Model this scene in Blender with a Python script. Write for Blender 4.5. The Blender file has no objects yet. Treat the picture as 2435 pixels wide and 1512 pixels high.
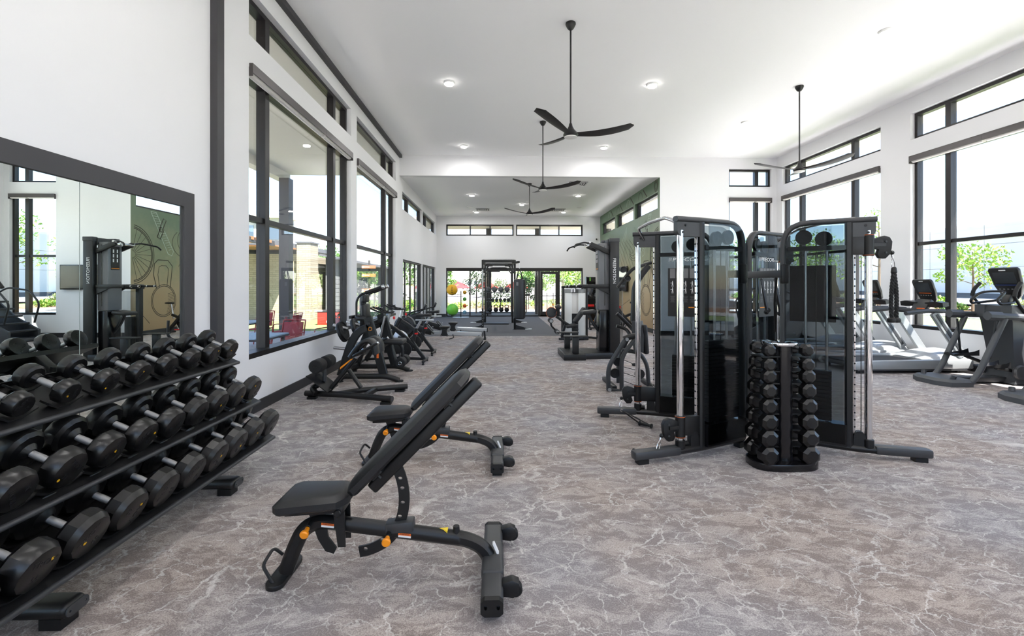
import bpy, bmesh, math, random
from mathutils import Vector as V, Matrix
random.seed(7)
SC = bpy.context.scene
COL = SC.collection
# ---------------------------------------------------------------- camera, world, sun, exposure
F_PX, H_CAM, CX, CY = 1080.0, 1.6, 1217.5, 675.0
YAW = math.atan((1217.5 - 1186.0) / F_PX)
cd = bpy.data.cameras.new('camera'); cam = bpy.data.objects.new('camera', cd); COL.objects.link(cam)
cam.location = (0, 0, H_CAM); cam.rotation_euler = (math.pi / 2, 0, -YAW)
cd.sensor_fit = 'HORIZONTAL'; cd.sensor_width = 36; cd.lens = F_PX / 2435 * 36
cd.shift_y = -(756 - CY) / 2435; cd.clip_start = 0.05; cd.clip_end = 400
SC.camera = cam
w = bpy.data.worlds.new('sky'); SC.world = w; w.use_nodes = True
nt = w.node_tree; bg = nt.nodes['Background']
sky = nt.nodes.new('ShaderNodeTexSky'); sky.sky_type = 'NISHITA'; sky.sun_disc = False
sky.sun_elevation = math.radians(58); sky.sun_rotation = math.radians(140); sky.altitude = 1600
sky.air_density = 1.0; sky.dust_density = 1.6; sky.ozone_density = 1.0
nt.links.new(sky.outputs[0], bg.inputs[0]); bg.inputs[1].default_value = 0.25
sl = bpy.data.lights.new('sun', 'SUN'); sl.energy = 11.0; sl.angle = 0.01; sl.color = (1, .97, .945)
so = bpy.data.objects.new('sun', sl); COL.objects.link(so)
so.rotation_euler = V((-0.36, 0.42, -0.83)).to_track_quat('-Z', 'Y').to_euler()
SC.view_settings.view_transform = 'Standard'; SC.view_settings.look = 'None'
SC.view_settings.gamma = 1; SC.view_settings.use_curve_mapping = False
SC.view_settings.exposure = 1.64
SC.cycles.transparent_max_bounces = 32; SC.cycles.sample_clamp_indirect = 4.0; SC.cycles.diffuse_bounces = 6; SC.cycles.max_bounces = 12
LAMP_W = 5.5          # watts of each ceiling disc lamp
# ---------------------------------------------------------------- pixel -> room position helpers
FS, FC = math.sin(YAW), math.cos(YAW)
def _ray(px):
    t = (px - CX) / F_PX
    return FS + FC * t, FC - FS * t
def PY(px, py, Y):                      # the point of the wall plane Y=const seen at a pixel
    a, b = _ray(px); d = Y / b
    return V((a * d, Y, H_CAM - (py - CY) * d / F_PX))
def PX(px, py, X):
    a, b = _ray(px); d = X / a
    return V((X, b * d, H_CAM - (py - CY) * d / F_PX))
def PZ(px, py, z=0.0):
    d = F_PX * (H_CAM - z) / (py - CY); a, b = _ray(px)
    return V((a * d, b * d, z))
# ---------------------------------------------------------------- materials
def lin(c):
    return tuple((x / 255 / 12.92 if x / 255 <= .04045 else ((x / 255 + .055) / 1.055) ** 2.4) for x in c)
MAT = {}
def mat(name, col, rough=.5, metal=0, spec=.5, bump=None, vary=None, coat=0, emis=0):
    m = bpy.data.materials.new(name); m.use_nodes = True; MAT[name] = m
    nt = m.node_tree; b = nt.nodes['Principled BSDF']; c = (*lin(col), 1)
    b.inputs['Base Color'].default_value = c
    b.inputs['Roughness'].default_value = rough; b.inputs['Metallic'].default_value = metal
    b.inputs['Specular IOR Level'].default_value = spec; b.inputs['Coat Weight'].default_value = coat
    if emis:
        b.inputs['Emission Color'].default_value = c; b.inputs['Emission Strength'].default_value = emis
    if bump or vary:
        tc = nt.nodes.new('ShaderNodeTexCoord'); n = nt.nodes.new('ShaderNodeTexNoise')
        nt.links.new(tc.outputs['Object'], n.inputs['Vector'])
        n.inputs['Scale'].default_value = (bump or vary)[0]; n.inputs['Detail'].default_value = 4
        if bump:
            bp = nt.nodes.new('ShaderNodeBump'); bp.inputs['Strength'].default_value = bump[1]
            bp.inputs['Distance'].default_value = .002
            nt.links.new(n.outputs['Fac'], bp.inputs['Height']); nt.links.new(bp.outputs[0], b.inputs['Normal'])
        if vary:
            mx = nt.nodes.new('ShaderNodeMix'); mx.data_type = 'RGBA'
            mx.inputs[6].default_value = c; mx.inputs[7].default_value = (*lin(vary[1]), 1)
            rp = nt.nodes.new('ShaderNodeValToRGB'); rp.color_ramp.elements[0].position = .35; rp.color_ramp.elements[1].position = .65
            nt.links.new(n.outputs['Fac'], rp.inputs[0]); nt.links.new(rp.outputs[0], mx.inputs[0])
            nt.links.new(mx.outputs[2], b.inputs['Base Color'])
    return m
def glass_mat(name, tint, refl=1.0, ior=1.45, rough=0.0):
    m = bpy.data.materials.new(name); m.use_nodes = True; MAT[name] = m
    nt = m.node_tree; nt.nodes.clear()
    o = nt.nodes.new('ShaderNodeOutputMaterial'); mx = nt.nodes.new('ShaderNodeMixShader')
    t = nt.nodes.new('ShaderNodeBsdfTransparent'); g = nt.nodes.new('ShaderNodeBsdfGlossy')
    lw = nt.nodes.new('ShaderNodeLayerWeight'); lw.inputs['Blend'].default_value = .5
    pw = nt.nodes.new('ShaderNodeMath'); pw.operation = 'POWER'; pw.inputs[1].default_value = 4.0
    ml = nt.nodes.new('ShaderNodeMath'); ml.operation = 'MULTIPLY_ADD'; ml.inputs[1].default_value = .85 * refl; ml.inputs[2].default_value = .035 * refl; ml.use_clamp = True
    t.inputs[0].default_value = (*tint, 1); g.inputs['Roughness'].default_value = rough
    nt.links.new(lw.outputs['Facing'], pw.inputs[0]); nt.links.new(pw.outputs[0], ml.inputs[0]); nt.links.new(ml.outputs[0], mx.inputs[0])
    nt.links.new(t.outputs[0], mx.inputs[1]); nt.links.new(g.outputs[0], mx.inputs[2]); nt.links.new(mx.outputs[0], o.inputs[0])
    return m
mat('wall_white', (228, 228, 230), .75, bump=(160, .08))
mat('ceiling_white', (248, 248, 249), .8, bump=(120, .06))
mat('trim_grey', (60, 59, 62), .55, bump=(90, .05))
mat('base_grey', (42, 42, 44), .5)
mat('bronze', (30, 27, 28), .38, metal=.25)
mat('fascia', (84, 80, 80), .4, metal=.3)
mat('shade_white', (225, 222, 218), .7)
mat('shroud_grey', (104, 105, 108), .35)
mat('white_plastic', (238, 238, 236), .4)
mat('frame_black', (16, 16, 17), .42, bump=(300, .08))
mat('frame_grey', (52, 53, 55), .45, bump=(300, .08))
mat('black_gloss', (14, 14, 17), .2)
mat('rubber', (11, 11, 12), .5, spec=.45)
mat('urethane', (9, 9, 10), .32, spec=.5)
mat('leather', (25, 25, 27), .46, bump=(220, .2))
mat('foam', (20, 20, 21), .75, bump=(400, .3))
mat('steel', (196, 196, 198), .28, metal=1)
mat('knurl', (168, 168, 168), .45, metal=.9, bump=(900, .6))
mat('chrome', (225, 226, 228), .08, metal=1)
mat('silver', (176, 177, 179), .35, metal=.7)
mat('orange', (243, 146, 18), .4)
mat('warn_orange', (226, 104, 30), .5)
mat('warn_yellow', (238, 206, 40), .5)
mat('red', (214, 26, 26), .4)
mat('white_ink', (228, 228, 228), .6)
mat('grey_ink', (120, 120, 122), .6)
mat('emboss', (26, 26, 28), .38)
mat('yellow_dot', (222, 168, 20), .5)
mat('screen', (52, 56, 60), .12)
mat('treadgrey', (152, 156, 158), .35, metal=.35)
mat('treaddark', (50, 52, 55), .5)
mat('belt', (36, 36, 38), .7)
mat('lamp_on', (255, 250, 244), .5, emis=9)
mat('lens_white', (235, 235, 232), .4)
glass_mat('glass', (.95, .945, .935))
glass_mat('smoke_glass', (.61, .645, .66), .5)
glass_mat('grey_glass', (.72, .73, .73), 1.0, 1.45, .05)
glass_mat('frost_glass', (.55, .56, .57), .9, 1.5, .25)
mat('mirror', (226, 234, 230), 0.0, metal=1)
# ---------------------------------------------------------------- mesh collector
def fillet(pts, rad, n=5):
    pts = [V(p) for p in pts]
    if rad <= 0 or len(pts) < 3: return pts
    out = [pts[0]]
    for i in range(1, len(pts) - 1):
        p, a, b = pts[i], pts[i - 1], pts[i + 1]
        r = min(rad, (a - p).length * .48, (b - p).length * .48)
        s = p + (a - p).normalized() * r; e = p + (b - p).normalized() * r
        for k in range(n + 1):
            t = k / n; out.append(s * (1 - t) ** 2 + p * 2 * t * (1 - t) + e * t * t)
    out.append(pts[-1]); return out
OFF = {}
class G:
    def __init__(s): s.bm = bmesh.new()
    def _bev(s, verts, bev, seg):
        es = list({e for v in verts for e in v.link_edges})
        bmesh.ops.bevel(s.bm, geom=es, offset=bev, segments=seg, profile=.5, affect='EDGES', clamp_overlap=True)
    def box(s, c, d, rot=None, bev=0, seg=2):
        M = Matrix.Translation(V(c)) @ (rot.to_4x4() if rot else Matrix()) @ Matrix.Diagonal((d[0], d[1], d[2], 1))
        r = bmesh.ops.create_cube(s.bm, size=1, matrix=M)
        if bev: s._bev(r['verts'], bev, seg)
        return s
    def span(s, a, b, bev=0, seg=2):
        return s.box([(a[i] + b[i]) / 2 for i in range(3)], [abs(a[i] - b[i]) for i in range(3)], None, bev, seg)
    def bar(s, p, q, w, h, bev=0, up=(0, 0, 1), seg=2):
        p, q = V(p), V(q); t = (q - p).normalized(); up = V(up)
        if abs(t.dot(up)) > .98: up = V((1, 0, 0))
        a = up.cross(t).normalized(); b = t.cross(a)
        R = Matrix((t, a, b)).transposed()
        return s.box((p + q) / 2, ((q - p).length, w, h), R, bev, seg)
    def ring_loft(s, rings, caps=True, closed=False):
        vs = [[s.bm.verts.new(p) for p in r] for r in rings]; n = len(rings[0])
        m = len(vs) if closed else len(vs) - 1
        for i in range(m):
            A, B = vs[i], vs[(i + 1) % len(vs)]
            for k in range(n):
                try: s.bm.faces.new((A[k], A[(k + 1) % n], B[(k + 1) % n], B[k]))
                except ValueError: pass
        if caps and not closed:
            s.bm.faces.new(vs[0][::-1]); s.bm.faces.new(vs[-1])
        return s
    def sweep(s, pts, prof, ref=None, fil=0, closed=False, scale=None):
        P = fillet(pts, fil); n = len(P); rings = []; prev = None
        for i, p in enumerate(P):
            if closed: t = (P[(i + 1) % n] - P[i - 1])
            else: t = P[min(i + 1, n - 1)] - P[max(i - 1, 0)]
            t.normalize()
            if ref is not None: a = V(ref)
            elif prev is None: a = V((0, 0, 1)) if abs(t.z) < .9 else V((1, 0, 0))
            else: a = prev
            a = (a - t * a.dot(t)).normalized(); b = t.cross(a); prev = a
            k = scale(i / max(1, n - 1)) if scale else 1
            rings.append([p + a * u * k + b * v * k for u, v in prof])
        return s.ring_loft(rings, True, closed)
    def tube(s, pts, r, n=10, fil=0, closed=False, scale=None):
        return s.sweep(pts, [(r * math.cos(2 * math.pi * k / n), r * math.sin(2 * math.pi * k / n)) for k in range(n)], None, fil, closed, scale)
    def rect(s, pts, w, h, ref, fil=0, b=.2, scale=None):
        c = min(w, h) * b; W, H = w / 2, h / 2
        return s.sweep(pts, [(W - c, H), (-W + c, H), (-W, H - c), (-W, -H + c), (-W + c, -H), (W - c, -H), (W, -H + c), (W, H - c)], ref, fil, False, scale)
    def cyl(s, p, q, r, n=18, r2=None, bev=0):
        p, q = V(p), V(q); t = (q - p).normalized()
        a = t.orthogonal().normalized(); b = t.cross(a); r2 = r if r2 is None else r2
        f = lambda c, R: [c + (a * math.cos(2 * math.pi * k / n) + b * math.sin(2 * math.pi * k / n)) * R for k in range(n)]
        if bev: rings = [f(p, r - bev), f(p + t * bev, r), f(q - t * bev, r2), f(q, r2 - bev)]
        else: rings = [f(p, r), f(q, r2)]
        return s.ring_loft(rings)
    def lathe(s, prof, o, axis=(0, 0, 1), n=24, ph=0):
        o, t = V(o), V(axis).normalized(); a = t.orthogonal().normalized()
        if abs(t.z) < .5: a = (V((0, 0, 1)) - t * t.z).normalized()
        b = t.cross(a)
        return s.ring_loft([[o + t * h + (a * math.cos(2 * math.pi * (k + ph) / n) + b * math.sin(2 * math.pi * (k + ph) / n)) * max(r, 1e-4) for k in range(n)] for r, h in prof])
    def ball(s, c, r, n=16, m=10, sc=(1, 1, 1)):
        bmesh.ops.create_uvsphere(s.bm, u_segments=n, v_segments=m, radius=r, matrix=Matrix.Translation(V(c)) @ Matrix.Diagonal((*sc, 1)))
        return s
    def prism(s, poly, o, ex, ey, th, holes=(), bev=0):
        o, ex, ey = V(o), V(ex).normalized(), V(ey).normalized(); nz = ex.cross(ey)
        loops = [poly] + list(holes); edges = []
        for L in loops:
            vs = [s.bm.verts.new(o + ex * u + ey * v - nz * th / 2) for u, v in L]
            edges += [s.bm.edges.new((vs[i], vs[(i + 1) % len(vs)])) for i in range(len(vs))]
        if holes:
            fs = [f for f in bmesh.ops.triangle_fill(s.bm, use_beauty=True, use_dissolve=False, edges=edges)['geom'] if isinstance(f, bmesh.types.BMFace)]
        else:
            fs = [s.bm.faces.new([e.verts[0] for e in edges])]
        ext = bmesh.ops.extrude_face_region(s.bm, geom=fs)
        nv = [v for v in ext['geom'] if isinstance(v, bmesh.types.BMVert)]
        bmesh.ops.translate(s.bm, verts=nv, vec=nz * th)
        if bev:
            allv = list({v for f in fs for v in f.verts}) + nv
            es = [e for e in {e for v in allv for e in v.link_edges} if len(e.link_faces) == 2 and e.calc_face_angle(0) > .6]
            bmesh.ops.bevel(s.bm, geom=es, offset=bev, segments=2, profile=.5, affect='EDGES', clamp_overlap=True)
        return s
    def loft(s, secs):  # sections: lists of points with equal counts
        return s.ring_loft([[V(p) for p in r] for r in secs])
    def text(s, body, size, o, ex, ey, th=.002, align='CENTER', sx=1.0, shear=0.0):
        fc = bpy.data.curves.new('t', 'FONT'); fc.body = body; fc.size = size; fc.align_x = align; fc.align_y = 'CENTER'
        fc.extrude = th; fc.resolution_u = 2; fc.shear = shear
        to = bpy.data.objects.new('t', fc); me = bpy.data.meshes.new_from_object(to)
        ex, ey = V(ex).normalized(), V(ey).normalized(); nz = ex.cross(ey)
        M = Matrix((ex * sx, ey, nz)).transposed().to_4x4(); M.translation = V(o)
        me.transform(M); s.bm.from_mesh(me)
        bpy.data.objects.remove(to); bpy.data.curves.remove(fc); bpy.data.meshes.remove(me)
        return s
    def obj(s, name, m, par=None, smooth=35, label=None):
        bmesh.ops.recalc_face_normals(s.bm, faces=s.bm.faces)
        me = bpy.data.meshes.new(name)
        if par is not None and par.name in OFF:
            bmesh.ops.translate(s.bm, verts=s.bm.verts, vec=-OFF[par.name])
        s.bm.to_mesh(me); s.bm.free(); me.materials.append(MAT[m] if isinstance(m, str) else m)
        if smooth:
            me.polygons.foreach_set('use_smooth', [True] * len(me.polygons)); me.set_sharp_from_angle(angle=math.radians(smooth))
        o = bpy.data.objects.new(name, me); COL.objects.link(o); o.parent = par
        if par is not None and par.name in OFF: OFF[o.name] = OFF[par.name]
        if label: o['label'] = label
        return o
def tag(o, label=None, cat=None, group=None, kind=None):
    for k, v in (('label', label), ('category', cat), ('group', group), ('kind', kind)):
        if v: o[k] = v
    return o
def thing(name, label, cat, loc=(0, 0, 0), rz=0, group=None, world=False, kind=None):
    o = bpy.data.objects.new(name, None); COL.objects.link(o); o.empty_display_size = .1
    o.location = loc; o.rotation_euler = (0, 0, rz); tag(o, label, cat, group, kind)
    if world: OFF[o.name] = V(loc)
    return o
KIDS = {}
def copy_tree(o, loc=None, rz=None, parent=None, label=None, group=None):
    c = o.copy(); COL.objects.link(c); c.parent = parent
    if loc is not None: c.location = loc
    if rz is not None: c.rotation_euler = (0, 0, rz)
    if label: c['label'] = label
    if group: c['group'] = group
    for ch in list(o.children): copy_tree(ch, parent=c)
    return c
def inst(o, par, loc=None):      # one more piece sharing the mesh
    c = o.copy(); COL.objects.link(c); c.parent = par
    if loc is not None: c.location = loc
    return c
XA, YA, ZA = V((1, 0, 0)), V((0, 1, 0)), V((0, 0, 1))
# ================================================================ the room
XL, XR, YB, YC, XM, YN = -3.03, 8.68, 13.95, 22.25, 5.0, -4.0
ZC, ZR, TH = 5.53, 4.91, .22
def carpet():
    m = bpy.data.materials.new('carpet'); m.use_nodes = True; MAT['carpet'] = m
    nt = m.node_tree; b = nt.nodes['Principled BSDF']; L = nt.links.new; N = nt.nodes.new
    b.inputs['Roughness'].default_value = .95; b.inputs['Specular IOR Level'].default_value = .15
    tc = N('ShaderNodeTexCoord')
    def noise(scale, det, rough=.6, vec=None, dist=0):
        n = N('ShaderNodeTexNoise'); n.inputs['Scale'].default_value = scale; n.inputs['Detail'].default_value = det
        n.inputs['Roughness'].default_value = rough; n.inputs['Distortion'].default_value = dist
        L(vec or tc.outputs['Object'], n.inputs['Vector']); return n
    def math_(op, a, c=None, clamp=False):
        n = N('ShaderNodeMath'); n.operation = op; n.use_clamp = clamp
        for i, v in enumerate((a, c)):
            if v is None: continue
            if isinstance(v, (int, float)): n.inputs[i].default_value = v
            else: L(v, n.inputs[i])
        return n.outputs[0]
    def ramp(v, p0, p1):
        n = N('ShaderNodeMapRange'); n.inputs[1].default_value = p0; n.inputs[2].default_value = p1; L(v, n.inputs[0])
        n.interpolation_type = 'SMOOTHSTEP'; return n.outputs[0]
    def mix(f, a, c):
        n = N('ShaderNodeMix'); n.data_type = 'RGBA'
        if isinstance(f, float): n.inputs[0].default_value = f
        else: L(f, n.inputs[0])
        for i, v in ((6, a), (7, c)):
            if isinstance(v, tuple): n.inputs[i].default_value = (*lin(v), 1)
            else: L(v, n.inputs[i])
        return n.outputs[2]
    d = noise(1.7, 5, .65)
    sub = N('ShaderNodeVectorMath'); sub.operation = 'MULTIPLY_ADD'; L(d.outputs['Color'], sub.inputs[0])
    sub.inputs[1].default_value = (.55, .55, 0); L(tc.outputs['Object'], sub.inputs[2])
    mp = N('ShaderNodeMapping'); mp.inputs['Rotation'].default_value = (0, 0, .5); mp.inputs['Scale'].default_value = (1, 1.5, 1)
    L(sub.outputs[0], mp.inputs[0])
    def vein(scale, w, w2):
        v = N('ShaderNodeTexVoronoi'); v.feature = 'DISTANCE_TO_EDGE'; v.inputs['Scale'].default_value = scale
        L(mp.outputs[0], v.inputs['Vector'])
        return ramp(v.outputs['Distance'], w2, w)
    brk = ramp(noise(2.6, 4, .7).outputs['Fac'], .38, .62)
    brk2 = ramp(noise(5.5, 4, .7).outputs['Fac'], .42, .6)
    v1 = math_('MULTIPLY', vein(2.5, .003, .022), math_('ADD', math_('MULTIPLY', brk, .75), .2))
    v2 = math_('MULTIPLY', vein(5.4, .004, .034), math_('MULTIPLY', brk2, .8))
    veins = math_('MAXIMUM', v1, v2)
    mp2 = N('ShaderNodeMapping'); mp2.inputs['Scale'].default_value = (1, 1.8, 1); mp2.inputs['Rotation'].default_value = (0, 0, .35); L(tc.outputs['Object'], mp2.inputs[0])
    blot = ramp(noise(4.6, 10, .78, mp2.outputs[0], .8).outputs['Fac'], .43, .58)
    speck = ramp(noise(130, 2, .8).outputs['Fac'], .38, .62)
    big = ramp(noise(.55, 3).outputs['Fac'], .35, .65)
    base = mix(big, (128, 117, 112), (131, 127, 130))
    lite = mix(big, (180, 168, 160), (174, 170, 170))
    f = math_('ADD', math_('MULTIPLY', blot, .75), math_('MULTIPLY', math_('SUBTRACT', speck, .5), .75), True)
    col = mix(f, base, lite)
    col = mix(math_('MULTIPLY', veins, math_('ADD', math_('MULTIPLY', speck, .5), .55), True), col, (206, 202, 199))
    L(col, b.inputs['Base Color'])
    bp = N('ShaderNodeBump'); bp.inputs['Strength'].default_value = .5; bp.inputs['Distance'].default_value = .004
    L(noise(420, 2).outputs['Fac'], bp.inputs['Height']); L(bp.outputs[0], b.inputs['Normal'])
carpet()
mat('rubber_floor', (78, 78, 80), .85, spec=.2, vary=(900, (104, 104, 106)), bump=(500, .3))
def struct(name, g, m, par=None, smooth=0):
    o = g.obj(name, m, par, smooth)
    if par is None: o['kind'] = 'structure'
    return o
struct('floor', G().span((XL - .3, YN - .3, -.12), (XR + .3, YC + .22, 0)), 'carpet')
struct('floor_rubber', G().span((XL, YB, -.02), (1.92, YC, .006)), 'rubber_floor')
struct('ceiling', G().span((XL - .3, YN - .3, ZC), (XR + .3, YB + .2, ZC + .15)), 'ceiling_white')
struct('ceiling_rear', G().span((XL - .1, YB + .2, ZR), (XM + .1, YC + .1, ZR + .15)), 'ceiling_white')
def wall(name, axis, p0, p1, u0, u1, z0, z1, holes, m='wall_white'):
    g = G(); us = sorted({u0, u1, *[h[0] for h in holes], *[h[1] for h in holes]})
    for a, b in zip(us, us[1:]):
        mid = (a + b) / 2; zs = [z0]
        for h in sorted((h for h in holes if h[0] < mid < h[1]), key=lambda h: h[2]): zs += [h[2], h[3]]
        zs.append(z1)
        for k in range(0, len(zs), 2):
            if zs[k + 1] - zs[k] > 1e-4:
                if axis == 'X': g.span((p0, a, zs[k]), (p1, b, zs[k + 1]))
                else: g.span((a, p0, zs[k]), (b, p1, zs[k + 1]))
    bmesh.ops.remove_doubles(g.bm, verts=g.bm.verts, dist=1e-5)
    return struct(name, g, m)
SILL, HEAD, CL0, CL1, RC0, RC1, DH = .68, 4.24, 4.63, 5.19, 3.96, 4.51, 2.385
LW = [(5.6, 9.42), (9.79, 13.47)]
LR = [(14.37, 18.08), (18.22, 21.88)]
LD = [(14.47, 18.08), (18.18, 21.9)]
RW = [(10.08, 13.66), (5.5, 9.33), (.9, 4.75)]  # last opening is an unseen window, added for daylight from the right
MW = [(14.16, 16.54), (16.74, 19.14), (19.42, 21.9)]
BW = (7.17, 8.52)
BC = [(-2.57, .73), (.85, 4.14)]
BS = (-2.57, 4.14)
wall('wall_left', 'X', XL - TH, XL, YN, YC + TH, 0, ZC, [(*u, SILL, HEAD) for u in LW] + [(*u, CL0, CL1) for u in LW] + [(*u, RC0, RC1) for u in LR] + [(*u, 0, DH) for u in LD])
wall('wall_right', 'X', XR, XR + TH, YN, YB + TH, 0, ZC, [(*u, SILL, HEAD) for u in RW] + [(*u, CL0, CL1) for u in RW])
wall('wall_bay', 'Y', YB, YB + TH, XM + TH, XR, 0, ZC, [(*BW, SILL, HEAD), (*BW, CL0, CL1)])
struct('wall_bay_end', G().span((XM, YB, 0), (XM + TH, YB + .012, ZC)).span((XM, YB + .012, ZR), (XM + TH, YB + TH, ZC)), 'wall_white')
struct('wall_bulkhead', G().span((XL, YB, ZR), (XM, YB + TH, ZC)), 'wall_white')
wall('wall_back', 'Y', YC, YC + TH, XL, XM, 0, ZR, [(*u, RC0, RC1) for u in BC] + [(*BS, 0, DH)])
FW_ADDED = [(-1.6, 2.2), (3.4, 7.2)]  # unseen windows behind the camera, added to bring in daylight
wall('wall_behind', 'Y', YN - TH, YN, XL, XR, 0, ZC, [(*u, SILL, HEAD) for u in FW_ADDED])
# --- windows
WN = [0]
def window(axis, p, out, u0, u1, z0, z1, mull=(), trans=(), fw=.065, mw=.11, off=.09, dep=.12, glass='glass', kind='window', sill=True):
    """axis X: plane X=p, u along Y; out = +1/-1 direction to the outside"""
    WN[0] += 1; mull = sorted(mull)
    nm = '%s_%d' % (kind, WN[0])
    mk = (lambda a, u, z: V((p + out * a, u, z))) if axis == 'X' else (lambda a, u, z: V((u, p + out * a, z)))
    root = thing(nm, None, None, mk(off, (u0 + u1) / 2, z0), world=True, kind='structure')
    def mem(name, a0, a1, ua, ub, za, zb): return G().span(mk(a0, ua, za), mk(a1, ub, zb)).obj(name, 'bronze', root, 0)
    o1 = off + dep
    mem('jamb', off, o1, u0, u0 + fw, z0, z1); mem('jamb', off, o1, u1 - fw, u1, z0, z1)
    mem('head', off, o1, u0 + fw, u1 - fw, z1 - fw, z1)
    mem('sill', (.0 if sill else off), o1, u0 + fw * (0 if sill else 1), u1 - fw * (0 if sill else 1), z0, z0 + fw)
    us = [u0 + fw] + [x for c in mull for x in (c - mw / 2, c + mw / 2)] + [u1 - fw]
    zs = [z0 + fw] + [x for c in trans for x in (c - .035, c + .035)] + [z1 - fw]
    for c in mull: mem('mullion', off, o1, c - mw / 2, c + mw / 2, z0 + fw, z1 - fw)
    for i in range(0, len(us), 2):
        for c in trans: mem('transom', off + .02, o1, us[i], us[i + 1], c - .035, c + .035)
        for k in range(0, len(zs), 2):
            G().span(mk(o1 - .05, us[i], zs[k]), mk(o1 - .042, us[i + 1], zs[k + 1])).obj('pane', glass, root, 0)
    return root
for (a, b), mu in zip(LW, ([6.22, 8.72], [12.62])):
    window('X', XL, -1, a, b, SILL, HEAD, mu, [2.44]); window('X', XL, -1, a, b, CL0, CL1, mu, sill=False)
for a, b in LR: window('X', XL, -1, a, b, RC0, RC1, [a + (b - a) * .36], sill=False)
for (a, b), mu in zip(RW, ([11.0, 12.95], [8.62, 6.2], [4.05, 1.6])):
    window('X', XR, 1, a, b, SILL, HEAD, mu, [2.44]); window('X', XR, 1, a, b, CL0, CL1, mu, sill=False)
for a, b in FW_ADDED: window('Y', YN, -1, a, b, SILL, HEAD, [a + .7, b - .7], [2.44])
window('Y', YB, 1, *BW, SILL, HEAD, [8.1], [2.44]); window('Y', YB, 1, *BW, CL0, CL1, [8.1], sill=False)
for a, b in MW: window('X', XM, 1, a, b, RC0, RC1, [], sill=False)
for a, b in BC: window('Y', YC, 1, a, b, RC0, RC1, [a + (b - a) * .355, a + (b - a) * .65] if a < 0 else [a + (b - a) * .36, a + (b - a) * .645], mw=.06, sill=False)
# folding glass doors of the long wall
for a, b in LD:
    n = 4
    r = window('X', XL, -1, a, b, 0.0, DH, [], kind='door', fw=.06, mw=.08, off=.06, dep=.12, sill=False)
    for k in range(1, n):
        c = a + (b - a) * k / n
        for s_ in (-1, 1): G().span((XL - .11, c + s_ * .03 - .025, .06), (XL - .15, c + s_ * .03 + .025, DH - .06)).obj('leaf_stile', 'bronze', r, 0)
# storefront in the back wall: three fixed lights, a door leaf, one fixed light
r = thing('window_99', None, None, (1, YC, 0), world=True, kind='structure'); r.name = 'window_storefront'; OFF[r.name] = OFF['window_99']
y0, y1 = YC + .05, YC + .16
fr = lambda n, a, b: G().span((a[0], y0, a[1]), (b[0], y1, b[1])).obj(n, 'bronze', r, 0)
fr('head', (BS[0], DH - .16), (BS[1], DH)); fr('sill', (BS[0], 0), (BS[1], .06))
VX = [BS[0] + .03, -1.41, -.55, .62, 2.0, 2.98, BS[1] - .03]
for x in VX: fr('mullion', (x - .03 - (.035 if x in (2.0, 2.98) else 0), .06), (x + .03, DH - .16))
for a, b in zip(VX, VX[1:]):
    if a == 2.0: continue
    G().span((a + .03, y0 + .05, .06), (b - .03, y0 + .058, DH - .16)).obj('pane', 'glass', r, 0)
d = thing('door_9', None, None, (2.5, YC + .1, 0), world=True, kind='structure')
for a, b in (((2.04, .0), (2.16, DH - .17)), ((2.8, 0), (2.92, DH - .17)), ((2.16, DH - .3), (2.8, DH - .17)), ((2.16, .0), (2.8, .24))):
    G().span((a[0], y0, a[1]), (b[0], y1, b[1])).obj('door_rail', 'bronze', d, 0)
G().span((2.16, y0 + .05, .24), (2.8, y0 + .058, DH - .3)).obj('door_pane', 'glass', d, 0)
G().tube([(2.1, y0, 1.02), (2.1, y0 - .07, 1.02), (2.88, y0 - .07, 1.02), (2.88, y0, 1.02)], .016, 8, .03).obj('push_bar', 'frame_black', d)
# --- trims and baseboards
struct('trim_1', G().span((XL, 4.86, .14), (XL + .075, 4.98, ZC)), 'trim_grey')
struct('trim_2', G().span((XL, 4.98, ZC - .085), (XL + .085, YB, ZC)), 'trim_grey')
def base(name, a, b): struct('baseboard_' + name, G().span(a, b), 'base_grey')
base('left', (XL, 4.56, 0), (XL + .016, 14.47, .14)); base('left_pier', (XL, 18.08, 0), (XL + .016, 18.18, .14))
base('back_1', (XL, YC - .016, 0), (BS[0], YC, .14)); base('back_2', (BS[1], YC - .016, 0), (XM, YC, .14))
base('right', (XR - .016, YN, 0), (XR, YB, .14)); base('bay', (XM, YB - .016, 0), (XR - .016, YB, .14))
base('mural', (XM - .016, YB, 0), (XM, YC - .016, .14)); base('left_near', (XL, YN, 0), (XL + .016, -.55, .14))
# --- roller shade boxes over the big windows
def shade(axis, p, sgn, u0, u1, label):
    mk = (lambda a, u, z: V((p + sgn * a, u, z))) if axis == 'X' else (lambda a, u, z: V((u, p + sgn * a, z)))
    t = thing('roller_shade', label, 'window shade', mk(0, (u0 + u1) / 2, 4.2), world=True, group='roller shades over the tall windows')
    mid = u0 + (u1 - u0) * .62
    G().span(mk(-.085, u0 + .005, 4.27), mk(.045, u1 - .005, 4.275)).obj('top_plate', 'fascia', t, 0)
    for a, b in ((u0 + .005, mid - .002), (mid + .002, u1 - .005)):
        G().span(mk(.038, a, 4.17), mk(.045, b, 4.285)).obj('fascia_panel', 'fascia', t, 0)
        G().cyl(mk(-.03, a + .03, 4.195), mk(-.03, b - .03, 4.195), .052, 16).obj('fabric_roll', 'shade_white', t)
    for u in (u0 + .006, u1 - .012): G().span(mk(-.085, u, 4.13), mk(.045, u + .006, 4.285)).obj('bracket', 'fascia', t, 0)
shade('X', XL, 1, 5.6, 9.42, 'long grey roller shade box over the window facing the brick building')
shade('X', XL, 1, 9.79, 13.47, 'grey roller shade box over the window facing the signpost')
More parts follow.
